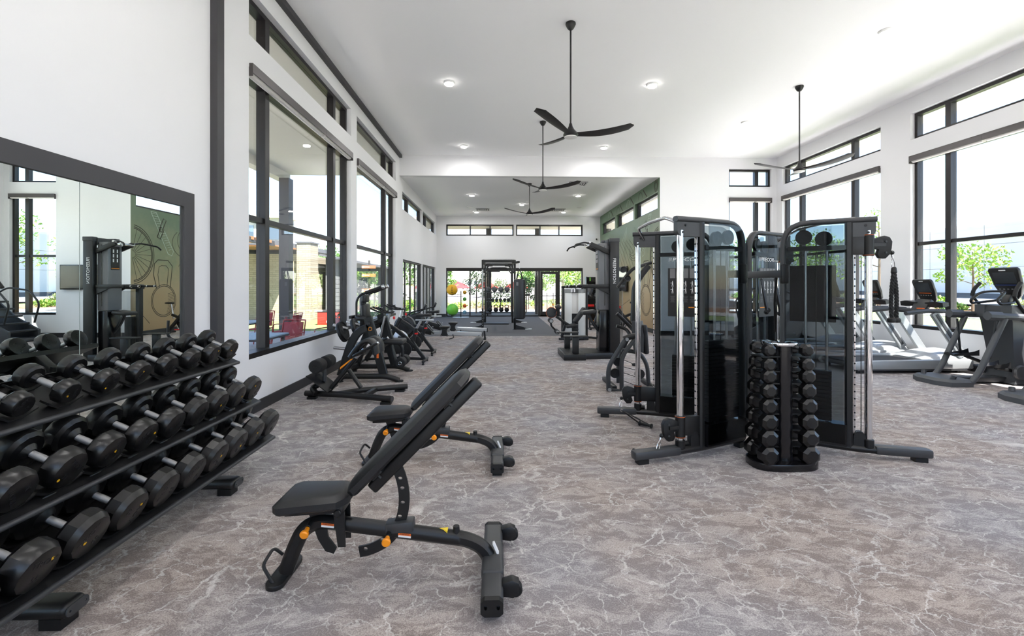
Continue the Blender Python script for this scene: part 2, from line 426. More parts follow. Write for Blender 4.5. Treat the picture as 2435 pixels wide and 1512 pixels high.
shade('X', XR, -1, 10.08, 13.66, 'grey roller shade box over the tall window beside the room corner')
shade('X', XR, -1, 5.5, 9.33, 'grey roller shade box over the window in front of the ellipticals')
shade('X', XR, -1, .9, 4.75, 'grey roller shade box over the added unseen window next to the ellipticals window')
shade('Y', YB, -1, *BW, 'short grey roller shade box over the narrow corner window')
# --- mirror
t = thing('wall_mirror', 'large wall mirror in a dark grey frame behind the dumbbell rack', 'mirror', (XL, 2.0, .14), world=True)
my0, my1, mz0, mz1, mf = -.55, 4.57, .0, 2.485, .145
for a, b in (((my0, mz1 - mf), (my1, mz1)), ((my0, mz0), (my1, mz0 + .14)), ((my0, mz0 + .14), (my0 + mf, mz1 - mf)), ((my1 - mf, mz0 + .14), (my1, mz1 - mf))):
    G().span((XL, a[0], a[1]), (XL + .03, b[0], b[1])).obj('frame_board', 'trim_grey', t, 0)
ms = [my0 + mf, 1.0, 3.365, my1 - mf]
for a, b in zip(ms, ms[1:]):
    G().span((XL, a + .003, mz0 + .14), (XL + .008, b - .003, mz1 - mf)).obj('mirror_panel', 'mirror', t, 0)
# ================================================================ ceiling: lamps, fans, vents
def disc_lamp(x, y, z, label, group, first=[None]):
    if first[0] is None:
        t = thing('ceiling_light', label, 'ceiling light', (x, y, z), group=group)
        G().lathe([(.0, 0), (.1, 0), (.1, -.012), (.094, -.035), (.0, -.035)], (0, 0, 0), n=28).obj('housing', 'white_plastic', t)
        G().lathe([(.0, -.034), (.088, -.034), (.084, -.055), (.06, -.06), (.0, -.06)], (0, 0, 0), n=28).obj('diffuser', 'lamp_on', t)
        first[0] = t
    else: t = copy_tree(first[0], (x, y, z), label=label, group=group)
    l = bpy.data.lights.new('lamp_glow', 'AREA'); l.shape = 'DISK'; l.size = .17; l.energy = LAMP_W; l.color = (1, .985, .965); l.spread = math.pi
    lo = bpy.data.objects.new('lamp_glow', l); COL.objects.link(lo); lo.parent = t; lo.location = (0, 0, -.066)
for px, py in ((1068, 198), (1551, 203), (2108, 76), (1103, 349), (1436, 352), (1773, 293)):
    p = PZ(px, py - 3, ZC); disc_lamp(p.x, p.y, ZC, 'round white disc light on the high ceiling of the main hall', 'main hall ceiling lights')
for x, y in ((-.9, 3.0), (2.6, 3.0), (6.2, 3.0), (-.9, -1.2), (2.6, -1.2), (6.2, -1.2)):
    disc_lamp(x, y, ZC, 'round white disc light on the high ceiling of the main hall', 'main hall ceiling lights')
for px, py in ((1122, 465), (1375, 466), (1241, 487), (1133, 505), (1340, 505)):
    p = PZ(px, py - 2, ZR); disc_lamp(p.x, p.y, ZR, 'round white disc light on the lower ceiling of the rear room', 'rear room ceiling lights')
# fans
def make_fan(drop):
    t = thing('ceiling_fan', 'fan', 'ceiling fan')
    G().lathe([(.0, 0), (.075, 0), (.078, -.02), (.066, -.05), (.045, -.085), (.028, -.1), (0, -.1)], (0, 0, 0)).obj('canopy', 'frame_black', t)
    G().cyl((0, 0, -.09), (0, 0, -drop + .12), .013, 12).obj('down_rod', 'frame_black', t)
    h = G().lathe([(.0, .14), (.022, .14), (.03, .10), (.055, .05), (.10, .0), (.115, -.03), (.1, -.06), (0, -.06)], (0, 0, -drop)).obj('motor_hub', 'frame_black', t)
    G().lathe([(.0, -.058), (.098, -.058), (.096, -.07), (.06, -.085), (0, -.088)], (0, 0, -drop)).obj('light_lens', 'lens_white', h)
    return t
def blade(t, drop, ang):
    g = G(); R = Matrix.Rotation(ang, 3, 'Z'); secs = []
    for i in range(15):
        u = i / 14; x = .05 + u * .88
        w = (.05 + .055 * math.sin(min(1, u * 1.15) * math.pi * .62)) if u < .93 else .088 * math.sqrt(max(.02, 1 - ((u - .93) / .07) ** 2))
        z = -.02 + .10 * u ** 1.6 - .012 * math.sin(u * math.pi)
        tw = -math.radians(13) * (1 - .4 * u); sw = .05 * math.sin(u * math.pi * .8)
        th = .011 * (1 - .5 * u) + .003
        row = []
        for k in range(10):
            a = 2 * math.pi * k / 10; cy, cz = w * math.cos(a), th * math.sin(a)
            row.append(R @ V((x, sw + cy * math.cos(tw) - cz * math.sin(tw), z + cy * math.sin(tw) + cz * math.cos(tw))) + V((0, 0, -drop)))
        secs.append(row)
    g.loft(secs).obj('blade', 'fan_blade', t, 50)
mat('fan_blade', (34, 33, 33), .5, bump=(60, .15))
def fan(px, py, z, pyhub, ang0, label):
    p = PZ(px, py, z); d = (p.x * FS + p.y * FC); drop = z - (H_CAM - (pyhub - CY) * d / F_PX)
    t = make_fan(drop); t.location = p; t['label'] = label; t['group'] = 'black three-blade ceiling fans'
    for k in range(3): blade(t, drop, math.radians(ang0 + 120 * k))
fan(1357, 55, ZC, 316, -10, 'black three-blade ceiling fan on a long rod above the adjustable benches')
fan(1291, 289, ZC, 446, -25, 'black three-blade ceiling fan between the benches and the rear room opening')
fan(1901, 205, ZC, 400, -60, 'black three-blade ceiling fan near the corner window shades')
fan(1259, 436, ZR, 506, -35, 'black three-blade ceiling fan in the rear room above the rig')
# vents, detectors, camera
mat('vent_white', (225, 225, 225), .5); mat('vent_dark', (80, 80, 82), .8)
def vent(px, py, label):
    p = PZ(px, py, ZR); t = thing('ceiling_vent', label, 'air vent', (p.x, p.y, ZR), group='square air vents on the rear ceiling')
    G().box((0, 0, -.004), (.6, .6, .008)).obj('backing', 'vent_dark', t, 0)
    for k in range(4):
        s_ = .30 - k * .075
        for a in range(4):
            R = Matrix.Rotation(a * math.pi / 2, 3, 'Z')
            c = R @ V((s_ - .02, 0, -.012 - .004 * k)); G().box(c, (.034, 2 * s_ - .045, .006), R @ Matrix.Rotation(.5, 3, 'Y')).obj('louver', 'vent_white', t, 0)
vent(1373, 437, 'square louvred air vent nearest the bulkhead on the rear ceiling')
vent(1148, 498, 'square louvred air vent on the rear ceiling over the exercise balls')
vent(1327, 499, 'square louvred air vent on the rear ceiling over the storefront door')
def detector(px, py, z, r, label):
    p = PZ(px, py, z); o = G().lathe([(.0, 0), (r, 0), (r, -.02), (r * .7, -.04), (r * .3, -.05), (0, -.05)], (0, 0, 0), n=20).obj('smoke_detector', 'white_plastic')
    o.location = p; tag(o, label, 'smoke detector', 'detectors on the rear ceiling')
detector(1255, 478, ZR, .07, 'small white smoke detector on the rear ceiling above the fan rod')
detector(1117, 492, ZR, .12, 'flat white round speaker plate on the rear ceiling over the balls')
detector(1378, 493, ZR, .12, 'flat white round speaker plate on the rear ceiling over the storage tower')
p = PY(1418, 569, YC)
t = thing('security_camera', 'small white dome security camera high on the back wall', 'security camera', p, world=True)
G().cyl(p, p + V((0, -.05, 0)), .06, 20, bev=.01).obj('housing', 'white_plastic', t); G().ball(p + V((0, -.05, 0)), .042).obj('lens_dome', 'black_gloss', t)
# ================================================================ dumbbell rack
SL = math.radians(24); SD, SN = V((-math.cos(SL), 0, math.sin(SL))), V((math.sin(SL), 0, math.cos(SL)))
RY0, RY1 = 1.55, 4.04
TIERS = [('top', -2.27, .92), ('middle', -2.09, .575), ('bottom', -1.965, .265)]
t = thing('dumbbell_rack', 'long black three-tier dumbbell rack standing in front of the wall mirror', 'dumbbell rack', (-2.4, 2.86, 0), world=True)
for y in (2.2, 3.53):
    f = G().bar((-2.78, y, .085), (-1.985, y, .085), .125, .075, .034, seg=4).obj('foot', 'frame_black', t, 40)
    G().prism([(math.copysign(.032, math.cos(a)) + .026 * math.cos(a), .026 * math.sin(a)) for a in [k * math.pi / 10 for k in range(20)]], (-1.984, y, .085), YA, ZA, .006, [[(-.04 * s_ + .006 * math.cos(a), .006 * math.sin(a)) for a in [k * math.pi / 4 for k in range(8)]] for s_ in (-1, 1)]).obj('end_cap', 'frame_grey', f)
    G().span((-2.12, y - .045, 0), (-2.02, y + .045, .05)).obj('rubber_pad', 'rubber', f, 0); G().span((-2.76, y - .045, 0), (-2.66, y + .045, .05)).obj('rubber_pad', 'rubber', f, 0)
    G().rect([(-2.62, y, .1), (-2.66, y, .5), (-2.72, y, .98)], .1, .07, YA, .1, .3).obj('upright', 'frame_black', t)
    for nm, xf, zf in TIERS:
        b = V((xf, y, zf)) + SD * .3 - SN * .01; top = V((-2.66, y, b.z - .06))
        G().prism([(0, 0), (-.3, .0), (-.3, -.02), (-.06 - (b.x + 2.66), -.24), (-(b.x + 2.66) - .02, -.24)] if False else [(.0, -.005), (.20, -.02), (-.1, -.22), (-.16, -.20), (-.08, 0)], V((xf, y, zf)) + SD * .27, -SD, SN, .07, bev=.008).obj('gusset', 'frame_black', t)
for nm, xf, zf in TIERS:
    F0 = V((xf, 0, zf)); y0, y1 = V((0, RY0, 0)), V((0, RY1, 0))
    sh = G().prism([(0, 0), (.34, 0), (.34, .035), (.336, .035), (.336, .004), (0, .004)], F0 + V((0, (RY0 + RY1) / 2, 0)), SD, SN, RY1 - RY0).obj('shelf', 'frame_black', t, 0)
    G().cyl(F0 + y0 - SN * .006, F0 + y1 - SN * .006, .014, 12, bev=.004).obj('front_lip', 'frame_grey', sh)
# ================================================================ dumbbells
def make_dumbbell(R, T, sep, num, seed, dot):
    rnd = random.Random(seed); o = thing('dumbbell', None, None)
    for s_ in (1, -1):
        ax = V((s_, 0, 0)); c = .22 * T
        h = G().lathe([(.0, T * .5), (R * .80, T * .5), (R * .86, T * .47), (R, T * .5 - c - .008), (R, -T * .5 + c), (R * .82, -T * .5 + .004), (R * .45, -T * .5), (.024, -T * .5 - .022), (0, -T * .5 - .022)], ax * sep / 2, ax, 12, .5).obj('head', 'urethane', o, 28)
        fc = ax * (sep / 2 + T * .5 + .0004); a = rnd.uniform(-2.6, 2.6)
        ey = V((0, math.sin(a), math.cos(a))); ex = ey.cross(ax)
        G().text('TROY', R * .36, fc + ey * R * .28, ex, ey, .0012, sx=1.15).text(str(num), R * .36, fc - ey * R * .36, ex, ey, .0012).obj('raised_lettering', 'emboss', h, 0)
        if dot and s_ == 1:
            ang = rnd.uniform(0, 6.28); p = fc + (ex * math.cos(ang) + ey * math.sin(ang)) * R * (.05 + .6 * rnd.random())
            G().cyl(p, p + ax * .001, R * .075, 14).obj('colour_dot', 'yellow_dot', h)
    hl = sep - T
    G().lathe([(0, -hl / 2), (.0165, -hl / 2), (.0165, -hl / 4), (.0175, 0), (.0165, hl / 4), (.0165, hl / 2), (0, hl / 2)], (0, 0, 0), XA, 16).obj('handle', 'knurl', o)
    for s_ in (1, -1): G().cyl((s_ * (hl / 2 - .022), 0, 0), (s_ * (hl / 2 - .008), 0, 0), .0205, 16, bev=.003).obj('collar', 'chrome', o)
    return o
def saddle(Y, F0, s, R, par):
    c = F0 + SD * s; w = R * .78
    pr = [(-w - .045, .052), (-w - .005, .03), (-w * .55, .012), (w * .55, .012), (w + .005, .03), (w + .045, .052)]
    G().prism(pr + [(u, v - .011) for u, v in reversed(pr)], V((c.x, Y, c.z)), YA, SN, .05).obj('saddle', 'rubber', par, 50)
NUMS = {'top': [25, 25, 20, 20, 15, 15, 10, 10, 5, 5], 'middle': [50, 50, 45, 45, 40, 40, 35, 35, 30, 30], 'bottom': [75, 75, 70, 70, 65, 65, 60, 60, 55, 55]}
RAD = {'top': [.085, .083, .080, .078, .075, .072, .066, .062, .055, .05], 'middle': [.102] * 4 + [.098] * 4 + [.095] * 2, 'bottom': [.114] * 4 + [.111] * 4 + [.108] * 2}
rack = t
for ti, (nm, xf, zf) in enumerate(TIERS):
    F0 = V((xf, 0, zf)); pitch = (.241, .237, .2455)[ti]; ya = (3.93, 3.92, 3.935)[ti]
    T, sep = ((.075, .205), (.09, .225), (.105, .24))[ti]
    for k in range(10):
        Y = ya - pitch * k; R = RAD[nm][k]
        Tk = T * (1 if ti else .75 + .25 * R / .085)
        d = make_dumbbell(R, Tk, sep, NUMS[nm][k], ti * 20 + k, (k * 7 + ti * 3) % 5 not in (1, 4))
        c = F0 + SD * (.075 + sep / 2) + SN * (R * (1 if ti else 1) + .022)
        d.location = (c.x, Y, c.z); d.rotation_euler = (0, SL, 0)
        nb = ('beside the %d-pound pair' % NUMS[nm][k - 1] if k else 'at the window end') if k % 2 == 0 else ('beside the %d-pound pair' % NUMS[nm][k + 1] if k < 9 else 'at the other end')
        tag(d, 'black twelve-sided %d-pound dumbbell %s on the %s rack tier' % (NUMS[nm][k], nb, nm), 'dumbbell', 'dumbbells on the %s tier of the rack' % nm)
        for s in (.075, .075 + sep): saddle(Y, F0, s, R, rack)
# ================================================================ adjustable benches
YB1 = 2.5
B = lambda px, py, y=YB1: PY(px, py, y)
t = thing('adjustable_bench', 'black adjustable weight bench with raised backrest, standing beside the bottom tier of the dumbbell rack', 'weight bench', (-.6, YB1, 0), world=True, group='adjustable benches')
G().rect([B(680, 1358), B(700, 1302), B(722, 1256), B(760, 1237), B(860, 1250), B(1110, 1281), B(1150, 1300), B(1176, 1352)], .062, .078, YA, .07, .35).obj('spine_tube', 'frame_black', t, 45)
# rear foot plate and drag handle
fp = PZ(677, 1356, .02)
pl = [(.05 * math.cos(a), math.copysign(.1, math.sin(a)) + .05 * math.sin(a)) for a in [k * math.pi / 10 + .01 for k in range(20)]]
f = G().prism(pl, (fp.x, fp.y, .013), XA, YA, .026, bev=.005).obj('rear_foot', 'frame_black', t)
G().tube([(fp.x - .01, fp.y - .11, .02), (fp.x - .07, fp.y - .1, .11), (fp.x - .045, fp.y - .03, .165), (fp.x + .0, fp.y - .02, .12)], .0085, 8, .025).obj('drag_handle', 'frame_black', f)
# front cross foot
cx = B(1172, 1380).x
f = G().bar((cx, 2.16, .075), (cx, 2.83, .075), .11, .075, .022, seg=3).obj('front_foot', 'frame_grey', t, 40)
G().bar((cx, 2.34, .092), (cx, 2.62, .092), .118, .062, .02, seg=3).obj('sleeve', 'frame_grey', f, 40)
for y, s_ in ((2.155, -1), (2.835, 1)):
    G().prism([(-.054, -.03), (-.035, -.045), (.035, -.045), (.054, -.03), (.054, .02), (.035, .036), (-.035, .036), (-.054, .02)], (cx, y, .075), XA, ZA, .03, [[(q + .008 * math.cos(a), .012 * math.sin(a)) for a in [k * math.pi / 5 for k in range(10)]] for q in (-.03, .03)]).obj('end_cap', 'rubber', f)
    G().span((cx - .04, y - s_ * .06 - .03, 0), (cx + .04, y - s_ * .06 + .03, .04)).obj('rubber_pad', 'rubber', f, 0)
for y in (2.275, 2.775):
    wh = G().prism([(0, -.035), (.055, -.045), (.085, -.02), (.085, .03), (.05, .045), (0, .03)], (cx + .05, y, .085), XA, ZA, .055, bev=.006).obj('wheel_bracket', 'frame_black', f)
    G().cyl((cx + .115, y - .02, .075), (cx + .115, y + .02, .075), .036, 20, bev=.005).obj('wheel', 'rubber', wh)
# seat
sz = .415; sx0, sx1 = B(648, 1190, 2.38).x, B(838, 1190, 2.5).x
def pad(g, x0, x1, w0, w1, th, M):
    out = []
    for (ins, z) in ((.012, -.0), (0, .012), (0, th * .62), (.022, th * .9), (.04, th)):
        ring = []
        pts = [(x0 + ins, -w0 / 2 + ins + .03), (x0 + ins + .03, -w0 / 2 + ins), (x1 - ins - .045, -w1 / 2 + ins), (x1 - ins, -w1 / 2 + ins + .06), (x1 - ins, w1 / 2 - ins - .06), (x1 - ins - .045, w1 / 2 - ins), (x0 + ins + .03, w0 / 2 - ins), (x0 + ins, w0 / 2 - ins - .03)]
        out.append([M @ V((x, y, z)) for x, y in pts])
    return g.loft(out)
Ms = Matrix.Translation(((sx0 + sx1) / 2, YB1, sz)) @ Matrix.Rotation(math.radians(-3), 4, 'Y')
L = sx1 - sx0
o = pad(G(), -L / 2, L / 2, .30, .25, .072, Ms).obj('seat_pad', 'leather', t, 40)
G().box(Ms @ V((0, 0, -.02)), (L * .84, .13, .04), Ms.to_3x3(), .006).obj('seat_plate', 'frame_black', o)
G().prism([(-.04, .0), (.05, .0), (.075, -.16), (.12, -.22), (.105, -.25), (.06, -.235), (.02, -.17)], Ms @ V((-.02, 0, -.03)), XA, ZA, .012).obj('seat_bracket', 'frame_black', t, 0)
# back pad: 45 degree incline
p0, p1 = B(822, 1186, YB1 - .14), B(1106, 899, YB1 - .14); p0.y = p1.y = YB1
ux = (p1 - p0).normalized(); un = V((-ux.z, 0, ux.x)); Lb = (p1 - p0).length
Mb = Matrix((ux, YA, un)).transposed().to_4x4(); Mb.translation = (p0 + p1) / 2 - un * .03
o = pad(G(), -Lb / 2, Lb / 2, .24, .29, .07, Mb).obj('back_pad', 'leather', t, 40)
G().bar(Mb @ V((-Lb / 2 + .06, 0, -.045)), Mb @ V((Lb / 2 + .015, 0, -.045)), .05, .066, .014, up=un, seg=3).obj('back_rail', 'frame_black', o, 40)
for u in (-.26, .27):
    G().box(Mb @ V((u, 0, -.006)), (.07, .2, .012), Mb.to_3x3(), .003).obj('pad_bracket', 'frame_black', o)
    for y in (-.085, .085): G().cyl(Mb @ V((u, y, -.006)), Mb @ V((u, y, -.03)), .008, 8).obj('bolt', 'frame_black', o)
pv = B(813, 1206, YB1)
G().cyl(pv - YA * .075, pv + YA * .075, .02, 16, bev=.004).obj('pivot_pin', 'frame_black', t)
for y in (-.045, .045): G().prism([(-.03, -.0), (.03, .0), (.035, -.19), (-.005, -.19)], pv + YA * y, XA, ZA, .008).obj('pivot_plate', 'frame_black', t, 0)
# quadrant plate with holes
arc = [B(*q) for q in ((940, 1100), (955, 1135), (963, 1180), (958, 1225), (942, 1262), (915, 1290), (880, 1306), (855, 1311))]
arc2 = fillet(arc, .05, 3); g = G(); n = len(arc2); L1, L2 = [], []
for i, p in enumerate(arc2):
    tt = (arc2[min(i + 1, n - 1)] - arc2[max(i - 1, 0)]).normalized(); nn = V((-tt.z, 0, tt.x)); L1.append(p + nn * .029); L2.append(p - nn * .029)
poly = [((q - pv).x, (q - pv).z) for q in L1 + L2[::-1]]
holes = []
for q in ((952, 1136), (957, 1159), (958, 1193), (951, 1226), (870, 1303), (910, 1281)):
    c = B(*q) - pv; holes.append([(c.x + .012 * math.cos(a), c.z + .0085 * math.sin(a)) for a in [k * math.pi / 5 for k in range(10)]])
g.prism(poly, pv, XA, ZA, .012, holes).obj('adjuster_arc', 'frame_black', t, 0)
p = B(952, 1254); G().bar(p - V((.075, 0, -.008)), p + V((.075, 0, .02)), .075, .055, .008).obj('arc_housing', 'frame_grey', t)
for q, up in (((740, 1240), (725, 1268)), ((925, 1266), (919, 1287))):
    a, b = B(*q, YB1 - .03), B(*up, YB1 - .11)
    h = G().cyl(a, a + (b - a) * .5, .013, 12).obj('pop_pin', 'frame_black', t)
    G().cyl(a + (b - a) * .45, a + (b - a) * .62, .011, 12).obj('plunger', 'chrome', h)
    dd = (b - a).normalized(); G().lathe([(0, 0), (.012, 0), (.012, .018), (.022, .034), (.023, .046), (.018, .052), (0, .052)], a + (b - a) * .6, dd, 18).obj('knob', 'orange', h)
G().cyl(B(1085, 1268), B(1085, 1250), .021, 18, .017).obj('rubber_stop', 'rubber', t)
fy = YB1 - .0325
def sticker(q, w, h, m, ang, tt=t):
    c = B(*q, fy); ex = V((math.cos(ang), 0, -math.sin(ang))); ey = V((math.sin(ang), 0, math.cos(ang)))
    return G().prism([(-w / 2, -h / 2), (w / 2, -h / 2), (w / 2, h / 2), (-w / 2, h / 2)], c, ex, ey, .001).obj('warning_label', m, tt, 0)
for q in ((779, 1247), (962, 1271)):
    sticker(q, .068, .012, 'warn_orange', .12); sticker((q[0], q[1] + 5), .068, .010, 'white_ink', .12)
    c = B(*q, fy - .001); G().text('WARNING', .011, c, V((.993, 0, -.12)), V((.12, 0, .993)), .0004).obj('warning_text', 'frame_black', t, 0)
c = B(1057, 1262, YB1) + V((0, -.0, .0))
G().prism([(-.028, -.0), (.018, -.02), (.018, .02)], c + V((0, 0, .006)), V((.99, 0, -.13)), YA, .012).obj('caution_triangle', 'warn_yellow', t, 0)
c0, c1 = B(1163, 1297), B(1180, 1335)
G().bar(c0 + V((.024, 0, .016)), c1 + V((.024, 0, .016)), .03, .01, up=V((.8, 0, .6))).obj('instruction_label', 'white_ink', t, 0)
copy_tree(t, (-.6 + .02, YB1 + 1.61, 0), label='black adjustable weight bench with raised backrest, standing between the other bench and the back-extension machine')
# ================================================================ machines along the window wall
def Q(*pts): return [PY(*p) for p in pts]
def cap(g_par, p, q, r, name='end_cap', m='chrome'): return G().cyl(p, q, r, 14, bev=r * .2).obj(name, m, g_par)
# ---- back extension bench
t = thing('back_extension_bench', 'black back-extension bench with foam ankle rollers below the big window', 'exercise machine', (-2.0, 6.4, 0), world=True)
A0, N1, F1 = V((-2.70, 6.44, .07)), V((-1.42, 6.08, .07)), V((-1.37, 6.84, .07))
f = G().tube([A0, V((-2.2, 6.32, .08)), N1], .042, 12, .15).obj('base_tube', 'frame_black', t); cap(f, N1, N1 + (N1 - A0).normalized() * .008, .04, m='frame_grey')
G().box((-2.6, 6.42, .015), (.12, .1, .03)).obj('rubber_pad', 'rubber', f, 0); G().box((-1.5, 6.1, .015), (.14, .09, .03)).obj('rubber_pad', 'rubber', f, 0)
f = G().tube([V((-2.25, 6.36, .07)), V((-2.0, 6.55, .08)), F1], .04, 12, .12).obj('base_tube', 'frame_black', t); G().box((-1.47, 6.82, .015), (.14, .09, .03)).obj('rubber_pad', 'rubber', f, 0)
G().bar((-1.83, 6.22, .075), (-1.78, 6.62, .075), .06, .06, .01).obj('cross_tube', 'frame_black', t)
a, b = V((-2.38, 6.4, .09)), PY(846, 851, 6.4)
m_ = G().rect([a, b], .075, .06, YA, 0, .3).obj('main_post', 'frame_black', t)
c = PY(866, 830, 6.4); G().cyl(b - (c - b) * .3, c, .024, 16).obj('telescoping_tube', 'steel', m_)
G().prism([(-.12, -.012), (.1, .012), (.12, .03), (-.1, .012)], PY(825, 865, 6.36), V((.83, 0, .55)), V((-.55, 0, .83)), .02).obj('adjust_lever', 'orange', m_)
G().rect([PY(827, 876, 6.4), PY(859, 922, 6.4)], .065, .05, YA, 0, .3).obj('support_strut', 'frame_black', t)
for y, dx in ((6.28, 0), (6.55, 0)):   # curved thigh pads
    P = [PY(px, py, 6.4) + V((0, y - 6.4, 0)) for px, py in ((842, 845), (856, 824), (872, 808), (888, 806), (898, 818), (900, 838))]
    G().rect(P, .2, .06, YA, .08, .35).obj('thigh_pad', 'leather', t, 50)
G().bar(PY(862, 835, 6.22), PY(862, 835, 6.6), .1, .04, .01).obj('pad_plate', 'frame_black', t)
for y, e in ((6.12, (897, 816)), (6.7, (921, 804))):
    p = PY(853, 840, 6.4); p.y = y; q = PY(*e, y); h = G().tube([V((p.x + .05, 6.4, p.z)), p, q], .017, 10, .05).obj('handle_bar', 'frame_black', t); cap(h, q, q + (q - p).normalized() * .02, .022)
fp = PY(767, 906, 6.4)
G().box(fp, (.36, .42, .012), Matrix.Rotation(math.radians(38), 3, 'Y')).obj('foot_plate', 'frame_black', t)
G().tube([fp + V((.03, 0, 0)), PY(772, 880, 6.4), PY(768, 866, 6.4)], .028, 12, .06).obj('roller_post', 'frame_grey', t)
G().cyl(PY(768, 864, 6.4) - YA * .28, PY(768, 864, 6.4) + YA * .28, .02, 12).obj('roller_axle', 'frame_black', t)
for s_ in (-1, 1):
    c = PY(768, 864, 6.4) + YA * .17 * s_; G().cyl(c - YA * .1, c + YA * .1, .092, 24, bev=.012).obj('foam_roller', 'foam', t)
G().tube([V((-2.5, 6.3, .1)), V((-2.58, 6.35, .16)), fp - V((.06, 0, .05))], .04, 10, .05).obj('plate_bracket', 'frame_black', t)
# ---- plate-loaded abdominal machine
t = thing('abdominal_machine', 'black plate-loaded abdominal machine with overhead grips and padded seat by the window pier', 'exercise machine', (-2.1, 7.95, 0), world=True)
YN_, YF_ = 7.5, 8.4
for y, tip, lft in ((YN_, (949, 905), (806, 897)), (YF_, (973, 877), (840, 872))):
    a, e = PY(*lft, y), PY(*tip, y); a.z, e.z = .07, .02
    r = G().tube([V((a.x, y, .02)), V((a.x + .06, y, .09)), V((e.x - .2, y, .09)), e], .045, 12, .1).obj('base_tube', 'frame_black', t)
    for p in (a, e): G().cyl((p.x, y, 0), (p.x, y, .018), .07, 18).obj('floor_plate', 'frame_black', r)
for y in (YN_ + .05, YF_ - .05):
    base = [(808, 894), (832, 818), (850, 788), (876, 778)]
    P = [PY(px, py, YN_) for px, py in base]; P = [V((p.x, y, p.z)) for p in P]
    G().rect(P, .07, .13, YA, .25, .2).obj('arch_frame', 'frame_black', t)
    P = [PY(873, 755, YN_), PY(911, 892, YN_)]; P = [V((p.x, y, p.z)) for p in P]
    r = G().rect(P, .07, .14, YA, 0, .2).obj('front_leg', 'frame_black', t)
    if y < 8:
        c = PY(880, 782, y - .036); G().cyl(c, c - YA * .003, .032, 24).obj('round_badge', 'orange', r); G().cyl(c, c - YA * .004, .026, 24).obj('round_badge', 'frame_black', r)
        c = PY(898, 846, y - .036); G().box(c, (.035, .002, .075)).obj('warning_label', 'warn_orange', r, 0); G().box(c + V((-.008, 0, .05)), (.035, .002, .03)).obj('warning_label', 'white_ink', r, 0)
yc = 7.95
for px, py in ((876, 770), (895, 830), (812, 885)):
    p = PY(px, py, YN_); G().bar((p.x, YN_, p.z), (p.x, YF_, p.z), .06, .06, .01).obj('cross_tube', 'frame_black', t)
def padbox(name, a, b, w, th, par, up=(0, 0, 1), m='leather'):
    a, b = V(a), V(b); return G().bar(a, b, w, th, th * .35, up=up, seg=3).obj(name, m, par, 50)
W = lambda px, py, y=yc: PY(px, py, y)
padbox('backrest_pad', W(871, 757), W(868, 722), .3, .09, t, up=(1, 0, .1)); padbox('head_pad', W(869, 719), W(869, 700), .24, .08, t, up=(1, 0, 0))
G().bar(W(861, 780), W(862, 700), .08, .06, .01, up=(1, 0, 0)).obj('back_post', 'frame_black', t)
G().tube([W(873, 758, 7.72), W(850, 756, 7.72), W(845, 758, yc), W(850, 756, 8.18), W(873, 758, 8.18)], .045, 12, .12).obj('shoulder_yoke', 'leather', t)
for y, e in ((7.7, (910, 682)), (8.2, (920, 681))):
    p = W(852, 752, y); q = PY(*e, y); m2 = PY(856, 701, 7.7); m2.y = y; p.x = m2.x - .06
    h = G().tube([p, V((m2.x - .06, y, m2.z - .1)), m2, q], .019, 10, .1).obj('overhead_arm', 'frame_black', t)
    d = (q - m2).normalized(); G().cyl(m2 + d * .1, q - d * .02, .03, 14).obj('grip', 'foam', h); cap(h, q - d * .02, q + d * .03, .034)
G().bar((W(852, 752).x - .06, 7.7, W(852, 752).z), (W(852, 752).x - .06, 8.2, W(852, 752).z), .05, .05, .008).obj('arm_cross', 'frame_black', t)
for y in (7.62, 8.26):
    for k, px in enumerate((833, 837)):
        c = W(px, 782, yc); c.y = y + k * .03 * (1 if y > 8 else -1); n = V((.94, 0, .34))
        G().lathe([(.026, -.02), (.05, -.02), (.06, -.012), (.14, -.012), (.15, -.02), (.17, -.02), (.175, 0), (.17, .02), (.15, .02), (.14, .012), (.06, .012), (.05, .02), (.026, .02)], c - n * .05 * k, n, 28).obj('weight_plate', 'rubber', t)
for y in (7.62, 8.28):
    for p1, p2 in (((809, 768), (829, 778)), ((810, 820), (832, 824))):
        a, b = W(*p1), W(*p2); a.y = b.y = y; G().cyl(a, b + V((.1, 0, 0)), .026, 16, bev=.004).obj('plate_horn', 'steel', t)
G().rect([W(846, 800), W(880, 775), W(915, 757)], .06, .08, YA, .1).obj('lever_arm', 'frame_black', t)
s = padbox('seat_pad', W(904, 811), W(963, 811), .36, .08, t)
G().rect([W(903, 806, 7.85), W(915, 752, 7.85)], .05, .03, YA).obj('adjust_tube', 'steel', t); G().rect([W(932, 805, 8.0), W(918, 755, 8.0)], .07, .05, YA).obj('seat_strut', 'frame_black', t)
G().rect([W(928, 818), W(940, 868)], .07, .06, YA).obj('seat_post', 'frame_black', t)
G().tube([W(948, 816), W(957, 826), W(958, 855)], .028, 10, .08).obj('roller_arm', 'frame_black', t)
for s_ in (-1, 1):
    c = W(958, 858) + YA * .14 * s_; r = G().cyl(c - YA * .09, c + YA * .09, .085, 22, bev=.012).obj('foam_roller', 'foam', t); cap(r, c + YA * .09 * s_, c + YA * .1 * s_, .03)
